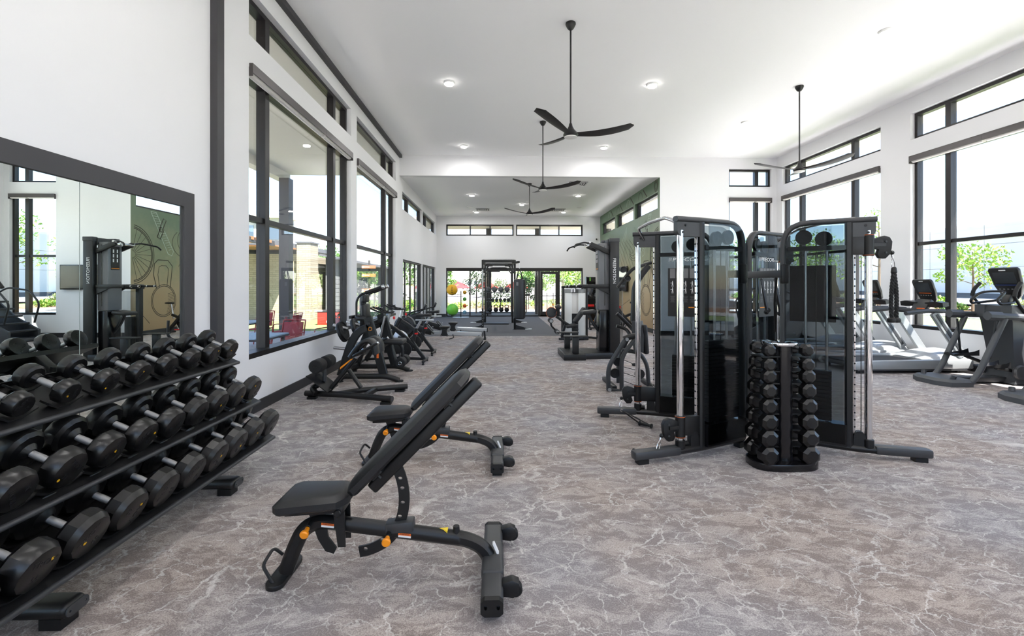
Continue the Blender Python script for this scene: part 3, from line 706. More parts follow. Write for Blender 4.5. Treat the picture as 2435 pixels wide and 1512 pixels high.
# ---- spin bikes
def spin_bike(label):
    t = thing('spin_bike', label, 'exercise bike', (-2.05, 9.25, 0), world=True, group='spin bikes along the window wall')
    W = lambda px, py, y=9.25: PY(px, py, y)
    for x, wd in ((-1.49, .27), (-2.72, .25)):
        f = G().bar((x, 9.25 - wd, .065), (x, 9.25 + wd, .065), .055, .04, .01).obj('stabiliser', 'frame_black', t)
        for s_ in (-1, 1): G().cyl((x, 9.25 + s_ * (wd - .02), 0), (x, 9.25 + s_ * (wd - .02), .05), .024, 14, .016).obj('levelling_foot', 'rubber', f)
    G().rect([V((-1.5, 9.25, .08)), W(986, 822), W(978, 806)], .06, .075, YA, .06).obj('rear_strut', 'frame_black', t)
    G().rect([V((-2.7, 9.25, .08)), V((-2.1, 9.25, .11)), V((-1.52, 9.25, .08))], .06, .05, YA, .2).obj('lower_beam', 'frame_black', t)
    G().rect([V((-2.66, 9.25, .1)), W(905, 800), W(922, 765)], .1, .09, YA, .1).obj('front_fork', 'frame_black', t)
    G().rect([W(922, 772), W(940, 782), W(962, 800), W(984, 822)], .07, .08, YA, .2).obj('top_beam', 'frame_black', t)
    G().rect([W(978, 830), W(990, 780)], .05, .07, YA).obj('seat_tube', 'frame_black', t)
    sp = G().rect([W(988, 786), W(1001, 762)], .03, .05, YA).obj('seat_post', 'steel', t); G().box(W(990, 793), (.06, .055, .03)).obj('red_mark', 'red', sp, 0)
    G().bar(W(988, 761), W(1032, 761), .045, .03, .004).obj('seat_slider', 'silver', t)
    sp = W(1010, 750)
    g = G(); secs = []
    for i in range(9):
        u = i / 8; x = -.17 + .3 * u; w = .02 + .075 * max(0, (u - .25) / .75) ** .8; h = .035 + .02 * u
        secs.append([sp + V((x, w * math.cos(a), h * math.sin(a) * .6 + .01 * u)) for a in [k * math.pi / 6 for k in range(12)]])
    g.loft(secs).obj('saddle', 'leather', t, 60)
    G().cyl(W(1004, 756), W(1004, 764), .02, 10).obj('saddle_clamp', 'frame_black', t)
    G().rect([W(921, 772), W(928, 738)], .035, .05, YA).obj('handlebar_post', 'steel', t)
    hz = W(920, 742)
    for s_ in (-1, 1):
        G().tube([hz + V((.12, .0, -.0)), hz + V((.1, .2 * s_, .0)), hz + V((-.05, .22 * s_, .0)), hz + V((-.22, .16 * s_, .05)), hz + V((-.32, .12 * s_, .1))], .017, 9, .06).obj('handlebar', 'foam', t)
        G().tube([hz + V((-.02, 0, 0)), hz + V((-.06, .07 * s_, .01)), hz + V((-.2, .06 * s_, .1))], .015, 8, .05).obj('aero_grip', 'foam', t)
    G().box(hz + V((-.14, 0, .07)), (.09, .12, .02), Matrix.Rotation(-.5, 3, 'Y'), .005).obj('console', 'black_gloss', t)
    k = W(937, 765); G().cyl(k, k + V((.0, 0, .06)), .01, 8).obj('brake_rod', 'steel', t); G().cyl(k + V((0, 0, .05)), k + V((0, 0, .11)), .022, 14, bev=.006).obj('brake_knob', 'red', t)
    fw = W(916, 826); w_ = G().lathe([(.05, -.02), (.2, -.012), (.215, -.02), (.24, -.02), (.24, .02), (.215, .02), (.2, .012), (.05, .02)], fw, YA, 36).obj('flywheel', 'frame_black', t)
    G().lathe([(.236, -.022), (.242, -.018), (.242, .018), (.236, .022)], fw, YA, 36).obj('flywheel_rim', 'steel', w_)
    cr = W(962, 830)
    G().cyl(cr - YA * .045, cr - YA * .02, .15, 26, bev=.01).obj('chain_guard', 'frame_black', t); G().bar(fw - YA * .05, cr - YA * .05, .03, .2, .01).obj('chain_cover', 'frame_black', t)
    for s_, dz in ((-1, -.14), (1, .14)):
        c = cr + V((dz * .7, .075 * s_, dz)); a_ = G().bar(cr + YA * .075 * s_, c, .018, .03, .004).obj('crank_arm', 'steel', t)
        G().box(c + YA * .06 * s_, (.1, .09, .02), None, .004).obj('pedal', 'frame_black', a_); G().tube([c + V((-.05, .03 * s_, .01)), c + V((-.07, .06 * s_, .06)), c + V((.03, .06 * s_, .07)), c + V((.05, .1 * s_, .01))], .006, 6, .03).obj('toe_cage', 'frame_grey', a_)
    return t
sb = spin_bike('black spin bike with red brake knob beside the abdominal machine')
copy_tree(sb, (-2.04, 10.38, 0), label='black spin bike with red brake knob standing between the other spin bike and the rowers')
# ---- rowing machines
def rower(label, y):
    t = thing('rowing_machine', label, 'rowing machine', (-1.6, 12.0, 0), world=True, group='rowing machines')
    W = lambda px, py: PY(px, py, 12.0)
    rl = G().rect([V((-2.2, 12, .34)), V((-.45, 12, .27))], .06, .1, YA, 0, .2).obj('rail', 'silver', t); G().rect([V((-2.2, 12, .375)), V((-.46, 12, .325))], .03, .02, YA).obj('rail_track', 'chrome', rl)
    G().box((-.43, 12, .27), (.02, .075, .12), None, .004).obj('rail_end_cap', 'frame_black', rl)
    l = G().rect([V((-.52, 12, .25)), V((-.5, 12, .04))], .07, .05, YA).obj('rear_leg', 'frame_black', t); G().box((-.5, 12, .02), (.07, .42, .04), None, .008).obj('rear_foot', 'rubber', l)
    G().tube([V((-1.2, 11.96, .28)), V((-1.17, 11.93, .2)), V((-1.3, 11.92, .16))], .014, 8, .03).obj('rail_hook', 'frame_black', t)
    fx = V((-2.45, 12, .5))
    h = G().cyl(fx - YA * .11, fx + YA * .11, .27, 32, bev=.03).obj('flywheel_housing', 'frame_black', t)
    for r in (.08, .13, .18, .23): G().lathe([(r - .006, .111), (r + .006, .111), (r + .006, .117), (r - .006, .117)], fx, -YA, 32).obj('vent_ring', 'frame_grey', h)
    G().bar((-2.72, 11.75, .04), (-2.72, 12.25, .04), .07, .05, .01).obj('front_foot', 'frame_black', t); G().rect([V((-2.72, 12, .05)), V((-2.5, 12, .3)), V((-2.0, 12, .36))], .09, .09, YA, .1).obj('front_frame', 'frame_black', t)
    G().bar(V((-2.2, 12, .47)), V((-1.75, 12, .34)), .14, .16, .02).obj('chain_box', 'frame_black', t)
    for s_ in (-1, 1):
        fpl = G().box((-1.78, 12 + .13 * s_, .42), (.3, .11, .025), Matrix.Rotation(math.radians(48), 3, 'Y'), .006).obj('foot_plate', 'frame_black', t)
        G().box((-1.755, 12 + .13 * s_, .46), (.035, .12, .03), Matrix.Rotation(math.radians(48), 3, 'Y')).obj('foot_strap', 'frame_grey', fpl)
    mo = V((-1.95, 12, .95)); G().tube([V((-2.45, 12, .74)), V((-2.3, 12, .85)), mo], .018, 8, .06).obj('monitor_arm', 'frame_black', t); G().box(mo + V((.02, 0, .05)), (.04, .17, .15), Matrix.Rotation(.35, 3, 'Y'), .008).obj('monitor', 'black_gloss', t)
    G().cyl(V((-2.05, 11.78, .56)), V((-2.05, 12.22, .56)), .014, 10).obj('pull_handle', 'foam', t)
    sx = -1.42
    g = G(); secs = []
    for z, a, b in ((.44, .12, .1), (.45, .15, .13), (.485, .165, .145), (.5, .15, .13)): secs.append([V((sx + a * math.cos(q) * .85, 12 + b * math.sin(q) * 1.15, z)) for q in [k * math.pi / 8 for k in range(16)]])
    s = g.loft(secs).obj('seat', 'leather', t, 50)
    G().loft([[V((sx + x, 12 + y_, z)) for x, y_ in ((-w, -.05), (w, -.05), (w, .05), (-w, .05))] for z, w in ((.45, .1), (.38, .06), (.32, .07), (.24, .11))]).obj('seat_carriage', 'frame_black', s, 0)
    for q in (-.08, .08): G().cyl(V((sx + q, 11.93, .25)), V((sx + q, 12.07, .25)), .022, 12).obj('seat_roller', 'chrome', s)
    t.location = (-1.6, y, 0)
    t['label'] = label; return t
r1 = rower('black and silver rowing machine beside the second spin bike', 11.95)
copy_tree(r1, (-1.5, 13.15, 0), label='black and silver rowing machine next to the edge of the rubber floor')
# ================================================================ rear room on the rubber floor
ZF = .006
t = thing('training_rig', 'tall black steel training rig with pull-up arch and silver uprights on the rubber floor', 'training rig', (0, 17.2, ZF), world=True)
RX, RYN, RYF, RZ = .56, 15.9, 18.65, 2.44
for x in (-RX, RX):
    for y in (RYN, RYF):
        u = G().box((x, y, RZ / 2 + .01), (.075, .075, RZ - .01), None, .008).obj('upright', 'frame_black', t)
        if y == RYN and x < 0:
            for s_ in (-1, 1): G().cyl((x - .06 * 0, y - .05, .75), (x, y - .05, 2.1), .032, 14).obj('silver_sleeve', 'steel', u)
            for k in range(12): G().cyl((x, y - .039, .15 + k * .06), (x, y - .036, .15 + k * .06), .012, 8).obj('peg_hole', 'steel', u)
        s_ = -1 if x < 0 else 1
        f = G().prism([(0, 0), (.5 * s_, 0), (.5 * s_, .025), (.05 * s_, .16), (0, .16)], (x, y, ZF), XA, ZA, .05).obj('foot_gusset', 'frame_black', t, 0)
        G().bar((x + s_ * .36, y, ZF + .014), (x + s_ * .6, y, ZF + .014), .09, .028, .012).obj('foot_tip', 'white_plastic', f)
        G().box((x, y, ZF + .006), (.16, .16, .012)).obj('base_plate', 'frame_black', f, 0)
    G().box((x, (RYN + RYF) / 2, RZ - .04), (.07, RYF - RYN - .07, .08), None, .006).obj('side_rail', 'frame_black', t)
for y in (RYN, RYF):
    G().box((0, y, RZ - .05), (2 * RX, .06, .09), None, .006).obj('top_rail', 'frame_black', t)
    G().cyl((-RX, y, RZ + .01), (RX, y, RZ + .01), .018, 12).obj('pull_up_bar', 'steel', t)
    G().tube([(-RX + .03, y, RZ - .45), (-RX + .22, y, RZ - .18), (RX - .22, y, RZ - .18), (RX - .03, y, RZ - .45)], .025, 10, .08).obj('brace_arch', 'frame_grey', t)
for z in (RZ - .3,): G().box((-.2, RYF, z), (.5, .05, .1), None, .01).obj('grip_block', 'frame_black', t); 
for x in (-.36, .36): G().box((x, RYN - .02, RZ - .2), (.3, .1, .06), None, .01).obj('grip_block', 'frame_black', t)
SHZ = [1.25, .86, .43]
for z in SHZ: G().box((0, RYF + .05, z), (2 * RX - .08, .3, .025), None, .004).obj('storage_shelf', 'frame_black', t)
G().bar((RX + .0, RYN, 1.22), (RX + .55, RYN, 1.22), .05, .05, .01).obj('dip_bar', 'frame_black', t); G().bar((-RX - .0, RYN, .62), (-RX - .12, RYN, .62), .05, .05, .01).obj('j_hook', 'frame_black', t)
G().bar((RX, RYN, RZ - .1), (RX + .12, RYN - .55, RZ - .1), .07, .07, .01).obj('bag_arm', 'frame_black', t)
# heavy bag hung from the rig's arm
bx, by = .70, 15.35
mat('bag_leather', (30, 31, 35), .42, bump=(80, .15))
t = thing('punching_bag', 'long dark leather punching bag hanging by straps from the rig', 'punching bag', (bx, by, .42), world=True)
G().lathe([(0, .42), (.15, .42), (.195, .46), (.205, .6), (.205, 1.66), (.19, 1.74), (.15, 1.77), (0, 1.77)], (bx, by, 0), n=32).obj('bag_body', 'bag_leather', t)
for a in range(4):
    q = V((.17 * math.cos(a * math.pi / 2 + .6), .17 * math.sin(a * math.pi / 2 + .6), 0)); G().bar(V((bx, by, 1.66)) + q, V((bx, by, 2.12)) + q * .15, .03, .008).obj('strap', 'frame_black', t)
for k in range(5): G().lathe([(.012, -.003), (.018, -.003), (.018, .003), (.012, .003)], (bx, by, 2.14 + k * .032), (1, 0, 0) if k % 2 else (0, 1, 0), 10).obj('chain_link', 'steel', t)
G().box((bx - .08, by - .19, 1.6), (.07, .03, .12), None, .01).obj('buckle_tab', 'grey_ink', t)

mat('ball_grey', (92, 94, 96), .6); mat('ball_yellow', (236, 176, 32), .4); mat('ball_green', (118, 200, 62), .38)
mat('ball_orange', (222, 104, 36), .5); mat('ball_blue', (104, 150, 176), .5); mat('ball_green2', (92, 160, 70), .5); mat('ball_yellow2', (214, 158, 40), .5)
def medball(c, r, m, label, group, lettering=None):
    t = thing('medicine_ball', label, 'medicine ball', c, group=group)
    G().ball((0, 0, 0), r, 24, 16).obj('ball', m, t)
    G().lathe([(r * 1.003, -r * .06), (r * 1.008, 0), (r * 1.003, r * .06)], (0, 0, 0), (.3, .2, .9), 28).obj('seam_band', 'rubber', t)
    return t
for k, px in enumerate((1160.5, 1176, 1191, 1206)):
    c = PY(px, 688, RYF); medball((c.x, RYF + .02, SHZ[0] + .0125 + .112), .112, 'ball_grey', 'grey slam ball on the top shelf of the training rig', 'slam balls on the rig shelf')
def mini_db(c):
    t = thing('rig_dumbbell', 'small round black dumbbell on the middle shelf of the training rig', 'dumbbell', c, group='small dumbbells on the rig shelf')
    for s_ in (-1, 1): G().cyl((0, .05 * s_, 0), (0, .11 * s_, 0), .07, 16, bev=.01).obj('head', 'urethane', t)
    G().cyl((0, -.05, 0), (0, .05, 0), .016, 10).obj('handle', 'steel', t); return t
d0 = None
for px in (1162, 1172, 1181, 1190, 1200, 1209):
    c = PY(px, 714, RYF); c = (c.x, RYF + .04, SHZ[1] + .0125 + .07)
    if d0 is None: d0 = mini_db(c)
    else: copy_tree(d0, c)
def kettlebell(c):
    t = thing('kettlebell', 'black iron kettlebell on the bottom shelf of the training rig', 'kettlebell', c, group='kettlebells on the rig shelf')
    G().ball((0, 0, .095), .1, 20, 14, (1, 1, .95)).obj('body', 'rubber', t)
    G().tube([(-.055, 0, .16), (-.085, 0, .25), (-.04, 0, .29), (.04, 0, .29), (.085, 0, .25), (.055, 0, .16)], .017, 10, .05).obj('handle', 'rubber', t); return t
k0 = None
for px in (1165, 1179, 1192, 1205):
    c = PY(px, 737, RYF); c = (c.x, RYF + .04, SHZ[2] + .0125)
    if k0 is None: k0 = kettlebell(c)
    else: copy_tree(k0, c)
# floor mat at the rig
o = G().box((-.1, 18.1, ZF + .02), (1.0, .5, .04), None, .012).obj('exercise_mat', 'rubber'); tag(o, 'black foam mat lying between the feet of the training rig', 'mat')
# ball stand
t = thing('ball_stand', 'slim black ball stand with side rings and flat base near the storefront', 'ball stand', (-1.8, 21.6, ZF), world=True)
sx = PY(1096, 740, 21.6).x
G().box((sx, 21.6, ZF + .012), (.75, .5, .024), None, .006).obj('base', 'silver', t); G().cyl((sx, 21.6, .02), (sx, 21.6, 1.26), .022, 12).obj('pole', 'frame_black', t)
for px, py, r, nm in ((1075, 689, .265, 0), (1076, 736, .285, 0)):
    c = PY(px, py, 21.6); G().lathe([(r * .62, -.008), (r * .62 + .016, -.008), (r * .62 + .016, .008), (r * .62, .008)], (c.x, c.y, c.z - r * .8), n=28).obj('ring', 'frame_black', t)
    G().bar((c.x + r * .62, 21.6, c.z - r * .8), (sx, 21.6, c.z - r * .8), .02, .02).obj('arm', 'frame_black', t)
for py in (695, 711, 727, 742):
    c = PY(1105, py, 21.6); G().bar((sx, 21.6, c.z - .085), (c.x, 21.6, c.z - .085), .05, .012).obj('arm', 'frame_black', t)
def stab(px, py, r, m, txt, label):
    c = PY(px, py, 21.6); t = thing('stability_ball', label, 'exercise ball', c)
    g = G(); n = 17
    g.lathe([(max(1e-3, r * math.sin(math.pi * k / n)) * (1 + .004 * (k % 2)), -r * math.cos(math.pi * k / n)) for k in range(n + 1)], (0, 0, 0), n=40).obj('ball', m, t, 60)
    if txt:
        for k in range(4): G().box((.02, -r * math.cos(.5 - k * .33) - .0, r * math.sin(.5 - k * .33)), (.05, .012, .035)).obj('print_mark', 'frame_black', t, 0)
stab(1075, 689, .262, 'ball_yellow', 1, 'big yellow exercise ball on the upper ring of the ball stand'); stab(1076, 736, .282, 'ball_green', 0, 'big green exercise ball on the lower ring of the ball stand')
for py, m, nm in ((695, 'ball_yellow2', 'yellow'), (711, 'ball_green2', 'green'), (727, 'ball_orange', 'orange'), (742, 'ball_blue', 'blue')):
    c = PY(1105, py, 21.6); medball(c, .092, m, 'small %s and black medicine ball on the ball stand' % nm, 'small medicine balls on the stand')
# ================================================================ machines in the middle
# ---- dip and chin assist tower
t = thing('dip_chin_machine', 'tall black assisted dip and chin-up machine lettered FREEMOTION on its post', 'exercise machine', (2.2, 9.9, 0), world=True)
PA, PB, ZT = (2.49, 9.74), (2.43, 10.22), 2.56
for i, (x, y) in enumerate((PA, PB)):
    p = G().box((x, y, ZT / 2), (.2, .11, ZT), None, .012).obj('post', 'frame_black', t)
    G().box((x, y, ZT - .02), (.215, .125, .09), None, .01).obj('post_cap', 'frame_grey', p)
    if i == 0:
        G().text('FREEMOTION', .092, (x - .01, y - .0565, 1.88), (0, 0, -1), (1, 0, 0), .0015, sx=.98).obj('lettering', 'white_ink', p, 0)
        for z in (.42, 1.48, 1.18, 2.3): G().cyl((x - .07, y - .055, z), (x - .07, y - .062, z), .012, 10).obj('bolt', 'rubber', p)
G().box((2.285, 9.98, 1.76), (.22, .36, 1.45), None, .015).obj('weight_shroud', 'shroud_grey', t); G().box((2.54, 9.98, 1.2), (.03, .40, 2.3)).obj('shroud_panel', 'grey_glass', t, 0)
G().box((2.3, 9.796, 1.78), (.012, .004, 1.3)).obj('cable_slot', 'black_gloss', t, 0)
G().box((2.46, 9.98, ZT - .06), (.2, .4, .14), None, .01).obj('header', 'frame_grey', t)
G().box((2.29, 9.98, .58), (.2, .34, .9), None, .01).obj('weight_cover', 'black_gloss', t)
pl = G().box((2.172, 9.98, 2.15), (.004, .22, .5)).obj('placard', 'frame_black', t, 0)
for k in range(3):
    for j in (-1, 1): G().box((2.169, 9.98 + j * .05, 2.3 - k * .1), (.002, .03, .07)).obj('placard_figure', 'white_ink', pl, 0)
G().box((2.169, 9.98, 1.93), (.002, .2, .012)).obj('placard_stripe', 'orange', pl, 0)
for y in (9.76, 10.2):   # chin arms
    a = G().bar((2.4, y, 2.28), (1.98, y, 2.46), .06, .1, .01).obj('chin_arm', 'frame_black', t)
    G().tube([(1.98, y, 2.47), (1.84, y + (y - 9.98) * .3, 2.49), (1.62, y + (y - 9.98) * 1.1, 2.43), (1.58, y + (y - 9.98) * 1.3, 2.36)], .017, 9, .05).obj('chin_grip', 'foam', a)
    G().cyl((1.95, y, 2.47), (1.95, y + (y - 9.98) * .5, 2.49), .022, 12).obj('grip_collar', 'chrome', a)
    d = G().box((2.12, y, 1.55), (.66, .07, .08), None, .01).obj('dip_arm', 'frame_black', t)
    G().prism([(0, 0), (.3, 0), (.3, -.14)], (2.1, y, 1.51), XA, ZA, .05).obj('arm_gusset', 'frame_black', d, 0)
    G().cyl((1.5, y, 1.55), (1.82, y, 1.55), .022, 12).obj('dip_grip', 'foam', d)
    for x in (1.5, 1.66, 1.8): G().cyl((x, y, 1.55), (x + .02, y, 1.55), .027, 14).obj('grip_collar', 'chrome', d)
G().bar((1.95, 9.76, 2.44), (1.95, 10.2, 2.44), .03, .05, .01).obj('chin_cross', 'chrome', t)
G().rect([(2.22, 9.98, .55), (2.08, 9.98, .72), (1.98, 9.98, .95)], .07, .06, YA, .1).obj('knee_lever', 'frame_black', t)
padbox('knee_pad', (1.83, 9.98, .96), (2.13, 9.98, 1.0), .34, .08, t)
b = G().prism([(1.36, 9.42), (1.82, 9.42), (1.82, 9.56), (2.44, 9.62), (2.44, 10.3), (1.82, 10.4), (1.36, 10.48)], (0, 0, .065), XA, YA, .13, bev=.012).obj('base_platform', 'frame_black', t)
G().box((1.6, 9.95, .133), (.42, .9, .006)).obj('grip_sheet', 'rubber', b, 0)
for y, x in ((9.55, 1.62), (10.32, 1.56)):
    s = G().box((x, y, .31), (.13, .11, .36), None, .01).obj('step_post', 'frame_black', t); G().box((x, y, .495), (.5, .19, .025), None, .008).obj('step_plate', 'frame_black', s)
# ---- weight tower behind it
t = thing('weight_stack_column', 'free-standing weight stack column with rounded grey shroud behind the dip machine', 'exercise machine', (2.95, 11.35, 0), world=True)
G().box((2.95, 11.35, .04), (.5, .55, .08), None, .015).obj('base', 'frame_black', t)
G().lathe([(.15, .08), (.17, .1), (.17, 1.42), (.15, 1.44)], (2.95, 11.35, 0), n=28).obj('shroud', 'grey_glass', t); G().box((2.95, 11.35, .45), (.17, .12, .7)).obj('weight_stack', 'frame_black', t, 0)
G().box((2.78, 11.42, .8), (.09, .14, 1.5), None, .015).obj('post', 'frame_black', t); G().box((2.93, 11.35, 1.53), (.42, .36, .12), None, .03).obj('head_cover', 'frame_black', t)
# ---- leg curl machine with white weight shroud
t = thing('leg_curl_machine', 'seated leg machine with white weight-stack shroud, roller arms and black back pad', 'exercise machine', (2.1, 13.0, 0), world=True)
W = lambda px, py, y=13.0: PY(px, py, y)
for px in (1339, 1394): p = W(px, 742); G().box((p.x, 13.05, .78), (.06, .3, 1.5), None, .008).obj('frame_post', 'frame_black', t)
xa, xb = W(1339, 742).x, W(1394, 742).x
G().box(((xa + xb) / 2, 13.05, 1.51), (xb - xa + .06, .3, .06), None, .008).obj('top_beam', 'frame_black', t); G().box(((xa + xb) / 2, 13.05, .05), (xb - xa + .06, .5, .08), None, .01).obj('base', 'frame_black', t)
mat('shroud_white', (226, 226, 222), .4)
for a, b in ((xa + .03, xa + .24), (xb - .24, xb - .03)): G().box(((a + b) / 2, 12.93, .78), (b - a, .012, 1.34), None, .003).obj('shroud_panel', 'shroud_white', t)
G().box(((xa + xb) / 2, 12.98, .78), (.2, .012, 1.34)).obj('shroud_panel', 'shade_white', t, 0); G().box(((xa + xb) / 2, 12.95, .42), (.18, .05, .66)).obj('weight_stack', 'frame_black', t, 0)
h = G().box(((xa + xb) / 2, 12.92, 1.42), (xb - xa - .08, .01, .17)).obj('instruction_header', 'frost_glass', t, 0)
for x in (-.1, -.02): G().box(((xa + xb) / 2 + x, 12.912, 1.42), (.045, .003, .11)).obj('instruction_figure', 'white_ink', h, 0)
G().tube([(xb, 13.1, .06), (xb + .42, 12.75, .06), (xb + .5, 12.7, .2), (xb + .48, 12.7, .6)], .035, 10, .1).obj('side_tube', 'frame_grey', t)
padbox('back_pad', W(1366, 766, 12.55), W(1391, 732, 12.55), .38, .1, t, up=(-.7, 0, .5))
padbox('seat_pad', W(1345, 776, 12.5), W(1372, 772, 12.5), .4, .08, t)
G().rect([W(1322, 752, 12.45), W(1345, 768, 12.45), W(1374, 785, 12.45)], .08, .07, YA, .1).obj('lever_tube', 'frame_black', t)
c = W(1311, 743, 12.5); k = G().lathe([(.02, -.03), (.12, -.03), (.145, -.02), (.145, .02), (.12, .03), (.02, .03)], c, YA, 28).obj('cam_disc', 'frame_grey', t); G().lathe([(.14, -.022), (.15, -.018), (.15, .018), (.14, .022)], c, YA, 28).obj('cam_rim', 'warn_orange', k)
padbox('shin_pad', W(1322, 733, 12.35), W(1332, 727, 12.35), .3, .13, t); G().rect([W(1318, 745, 12.4), W(1328, 731, 12.4)], .03, .04, YA).obj('pad_arm', 'frame_black', t)
for px, py in ((1309, 762), (1324, 788)):
    c = W(px, py, 12.4); r = G().cyl(c - YA * .16, c + YA * .16, .062, 18, bev=.01).obj('roller', 'foam', t); G().cyl(c - YA * .165, c - YA * .16, .045, 18).obj('roller_cap', 'silver', r)
G().rect([W(1309, 762, 12.5), W(1311, 775, 12.5), W(1324, 788, 12.5)], .05, .05, YA, .03).obj('roller_link', 'frame_black', t)
for px, py in ((1315, 726), (1310, 733)): c = W(px, py, 12.55); G().cyl(c - ZA * .1, c, .012, 8).obj('pin_stem', 'steel', t); G().cyl(c, c + ZA * .05, .03, 12, .018).obj('pull_knob', 'orange', t)
G().rect([W(1335, 800, 12.6), W(1345, 770, 12.6)], .07, .07, YA).obj('front_leg', 'frame_black', t); G().bar(W(1330, 806, 12.5), (xb, 12.9, .05), .07, .06, .01).obj('floor_beam', 'frame_black', t)
# ---- decline bench behind
t = thing('decline_bench', 'black decline bench with foam roller and orange adjustment handle behind the leg machine', 'weight bench', (3.4, 15.6, 0), world=True)
W = lambda px, py, y=15.9: PY(px, py, y)
G().rect([W(1393, 750), W(1432, 788), W(1445, 797)], .07, .07, YA, .1).obj('spine', 'frame_black', t); G().bar(W(1400, 757, 15.87), W(1412, 763, 15.87), .02, .04, .01).obj('adjust_handle', 'orange', t)
padbox('back_pad', W(1398, 740), W(1420, 746), .3, .08, t); padbox('roller_pad', W(1416, 724, 15.8), W(1438, 724, 15.8), .2, .12, t)
G().rect([W(1428, 727), W(1412, 770)], .05, .06, YA).obj('roller_post', 'frame_grey', t)
for x in (3.2, 4.05): G().bar((x, 15.7, .03), (x, 16.1, .03), .07, .06, .012).obj('floor_foot', 'frame_black', t)
G().rect([(3.2, 15.9, .05), W(1402, 757)], .06, .06, YA).obj('front_leg', 'frame_black', t); G().rect([(4.05, 15.9, .05), W(1440, 792)], .06, .06, YA).obj('rear_leg', 'frame_black', t); G().bar((3.2, 15.9, .05), (4.05, 15.9, .05), .06, .05, .01).obj('floor_beam', 'frame_black', t)
# ---- pulley row machine
t = thing('pulley_machine', 'black tube-frame machine with round pulleys, cables and grey seat shell behind the cable towers', 'exercise machine', (2.1, 7.2, 0), world=True)
W = lambda px, py, y=6.75: PY(px, py, y)
def TB(pts, r=.03, fil=.12, name='frame_tube', m='frame_grey', y=6.75): return G().tube([PY(p[0], p[1], p[2] if len(p) > 2 else y) for p in pts], r, 12, fil).obj(name, m, t)
TB([(1447, 927), (1446, 872), (1489, 804)], .034); TB([(1478, 930), (1478, 848), (1516, 798)], .032); TB([(1470, 926, 7.3), (1470, 850, 7.3), (1492, 808, 7.3)], .03)
TB([(1447, 927), (1478, 930), (1512, 929)], .03, .02); TB([(1478, 832, 7.0), (1521, 838, 7.0), (1539, 866, 7.0), (1543, 922, 7.0)], .032); TB([(1447, 927), (1470, 922, 7.3), (1543, 920, 7.3)], .028, .02)
G().box(W(1453, 934) + V((0, 0, .0)), (.26, .16, .02)).obj('floor_plate', 'frame_black', t, 0)
for px, py in ((1448, 925), (1478, 931), (1489, 806), (1516, 799)):
    c = W(px, py); G().cyl(c - YA * .05, c - YA * .036, .026, 18).obj('joint_cap', 'silver', t)
TB([(1484, 806), (1500, 800), (1520, 797)], .045, .02, 'joint_block', 'frame_black')
for px, py, r in ((1468, 860, .066), (1462, 887, .074), (1521, 889, .074)):
    c = W(px, py, 6.85); G().lathe([(.01, -.018), (r * .7, -.014), (r, -.02), (r, .02), (r * .7, .014), (.01, .018)], c, YA, 28).obj('pulley', 'frame_black', t)
for a, b in (((1482, 855), (1512, 868)), ((1482, 872), (1512, 880)), ((1482, 886), (1518, 898)), ((1482, 905), (1518, 919))): G().cyl(W(*a, 6.9), W(*b, 6.9), .005, 6).obj('cable', 'rubber', t)
c = W(1509, 867, 6.9); G().ball(c, .032, 12, 8, (1.4, 1, .8)).obj('cable_stop', 'rubber', t)
G().loft([[PY(px, py, y) for y, (px, py) in zip((6.95, 6.95, 7.4, 7.4), ((a0, z0), (a1, z0), (a1 + 4, z0 - 2), (a0 + 4, z0 - 2)))] for a0, a1, z0 in ((1507, 1530, 838), (1503, 1531, 800), (1502, 1524, 764))]).obj('seat_shell', 'frame_grey', t, 50)
padbox('back_pad', PY(1529, 838, 7.2), PY(1524, 770, 7.2), .42, .08, t, up=(1, 0, .1))
TB([(1468, 684, 7.6), (1492, 652, 7.6), (1506, 638, 7.6), (1549, 624, 7.6)], .028, .1, m='frame_black')
TB([(1506, 765, 7.3), (1509, 684, 7.3), (1520, 660, 7.3), (1542, 632, 7.3)], .05, .18, m='frame_black')
for px, py in ((1482, 641), (1492, 662)):
    c = PY(px, py, 7.5); G().lathe([(.01, -.018), (.035, -.014), (.052, -.02), (.052, .02), (.035, .014), (.01, .018)], c, YA, 24).obj('pulley', 'frame_black', t)
TB([(1467, 745, 7.4), (1500, 778, 7.4), (1516, 798, 7.2)], .03, .1, m='frame_black'); TB([(1466, 775, 7.4), (1490, 782, 7.4), (1500, 800, 7.3)], .028, .1, m='frame_black')
for x, y in ((1.75, 7.4), (2.35, 7.4)): G().bar((x, 6.8, .03), (x, 7.5, .03), .07, .06, .012).obj('floor_beam', 'frame_black', t)
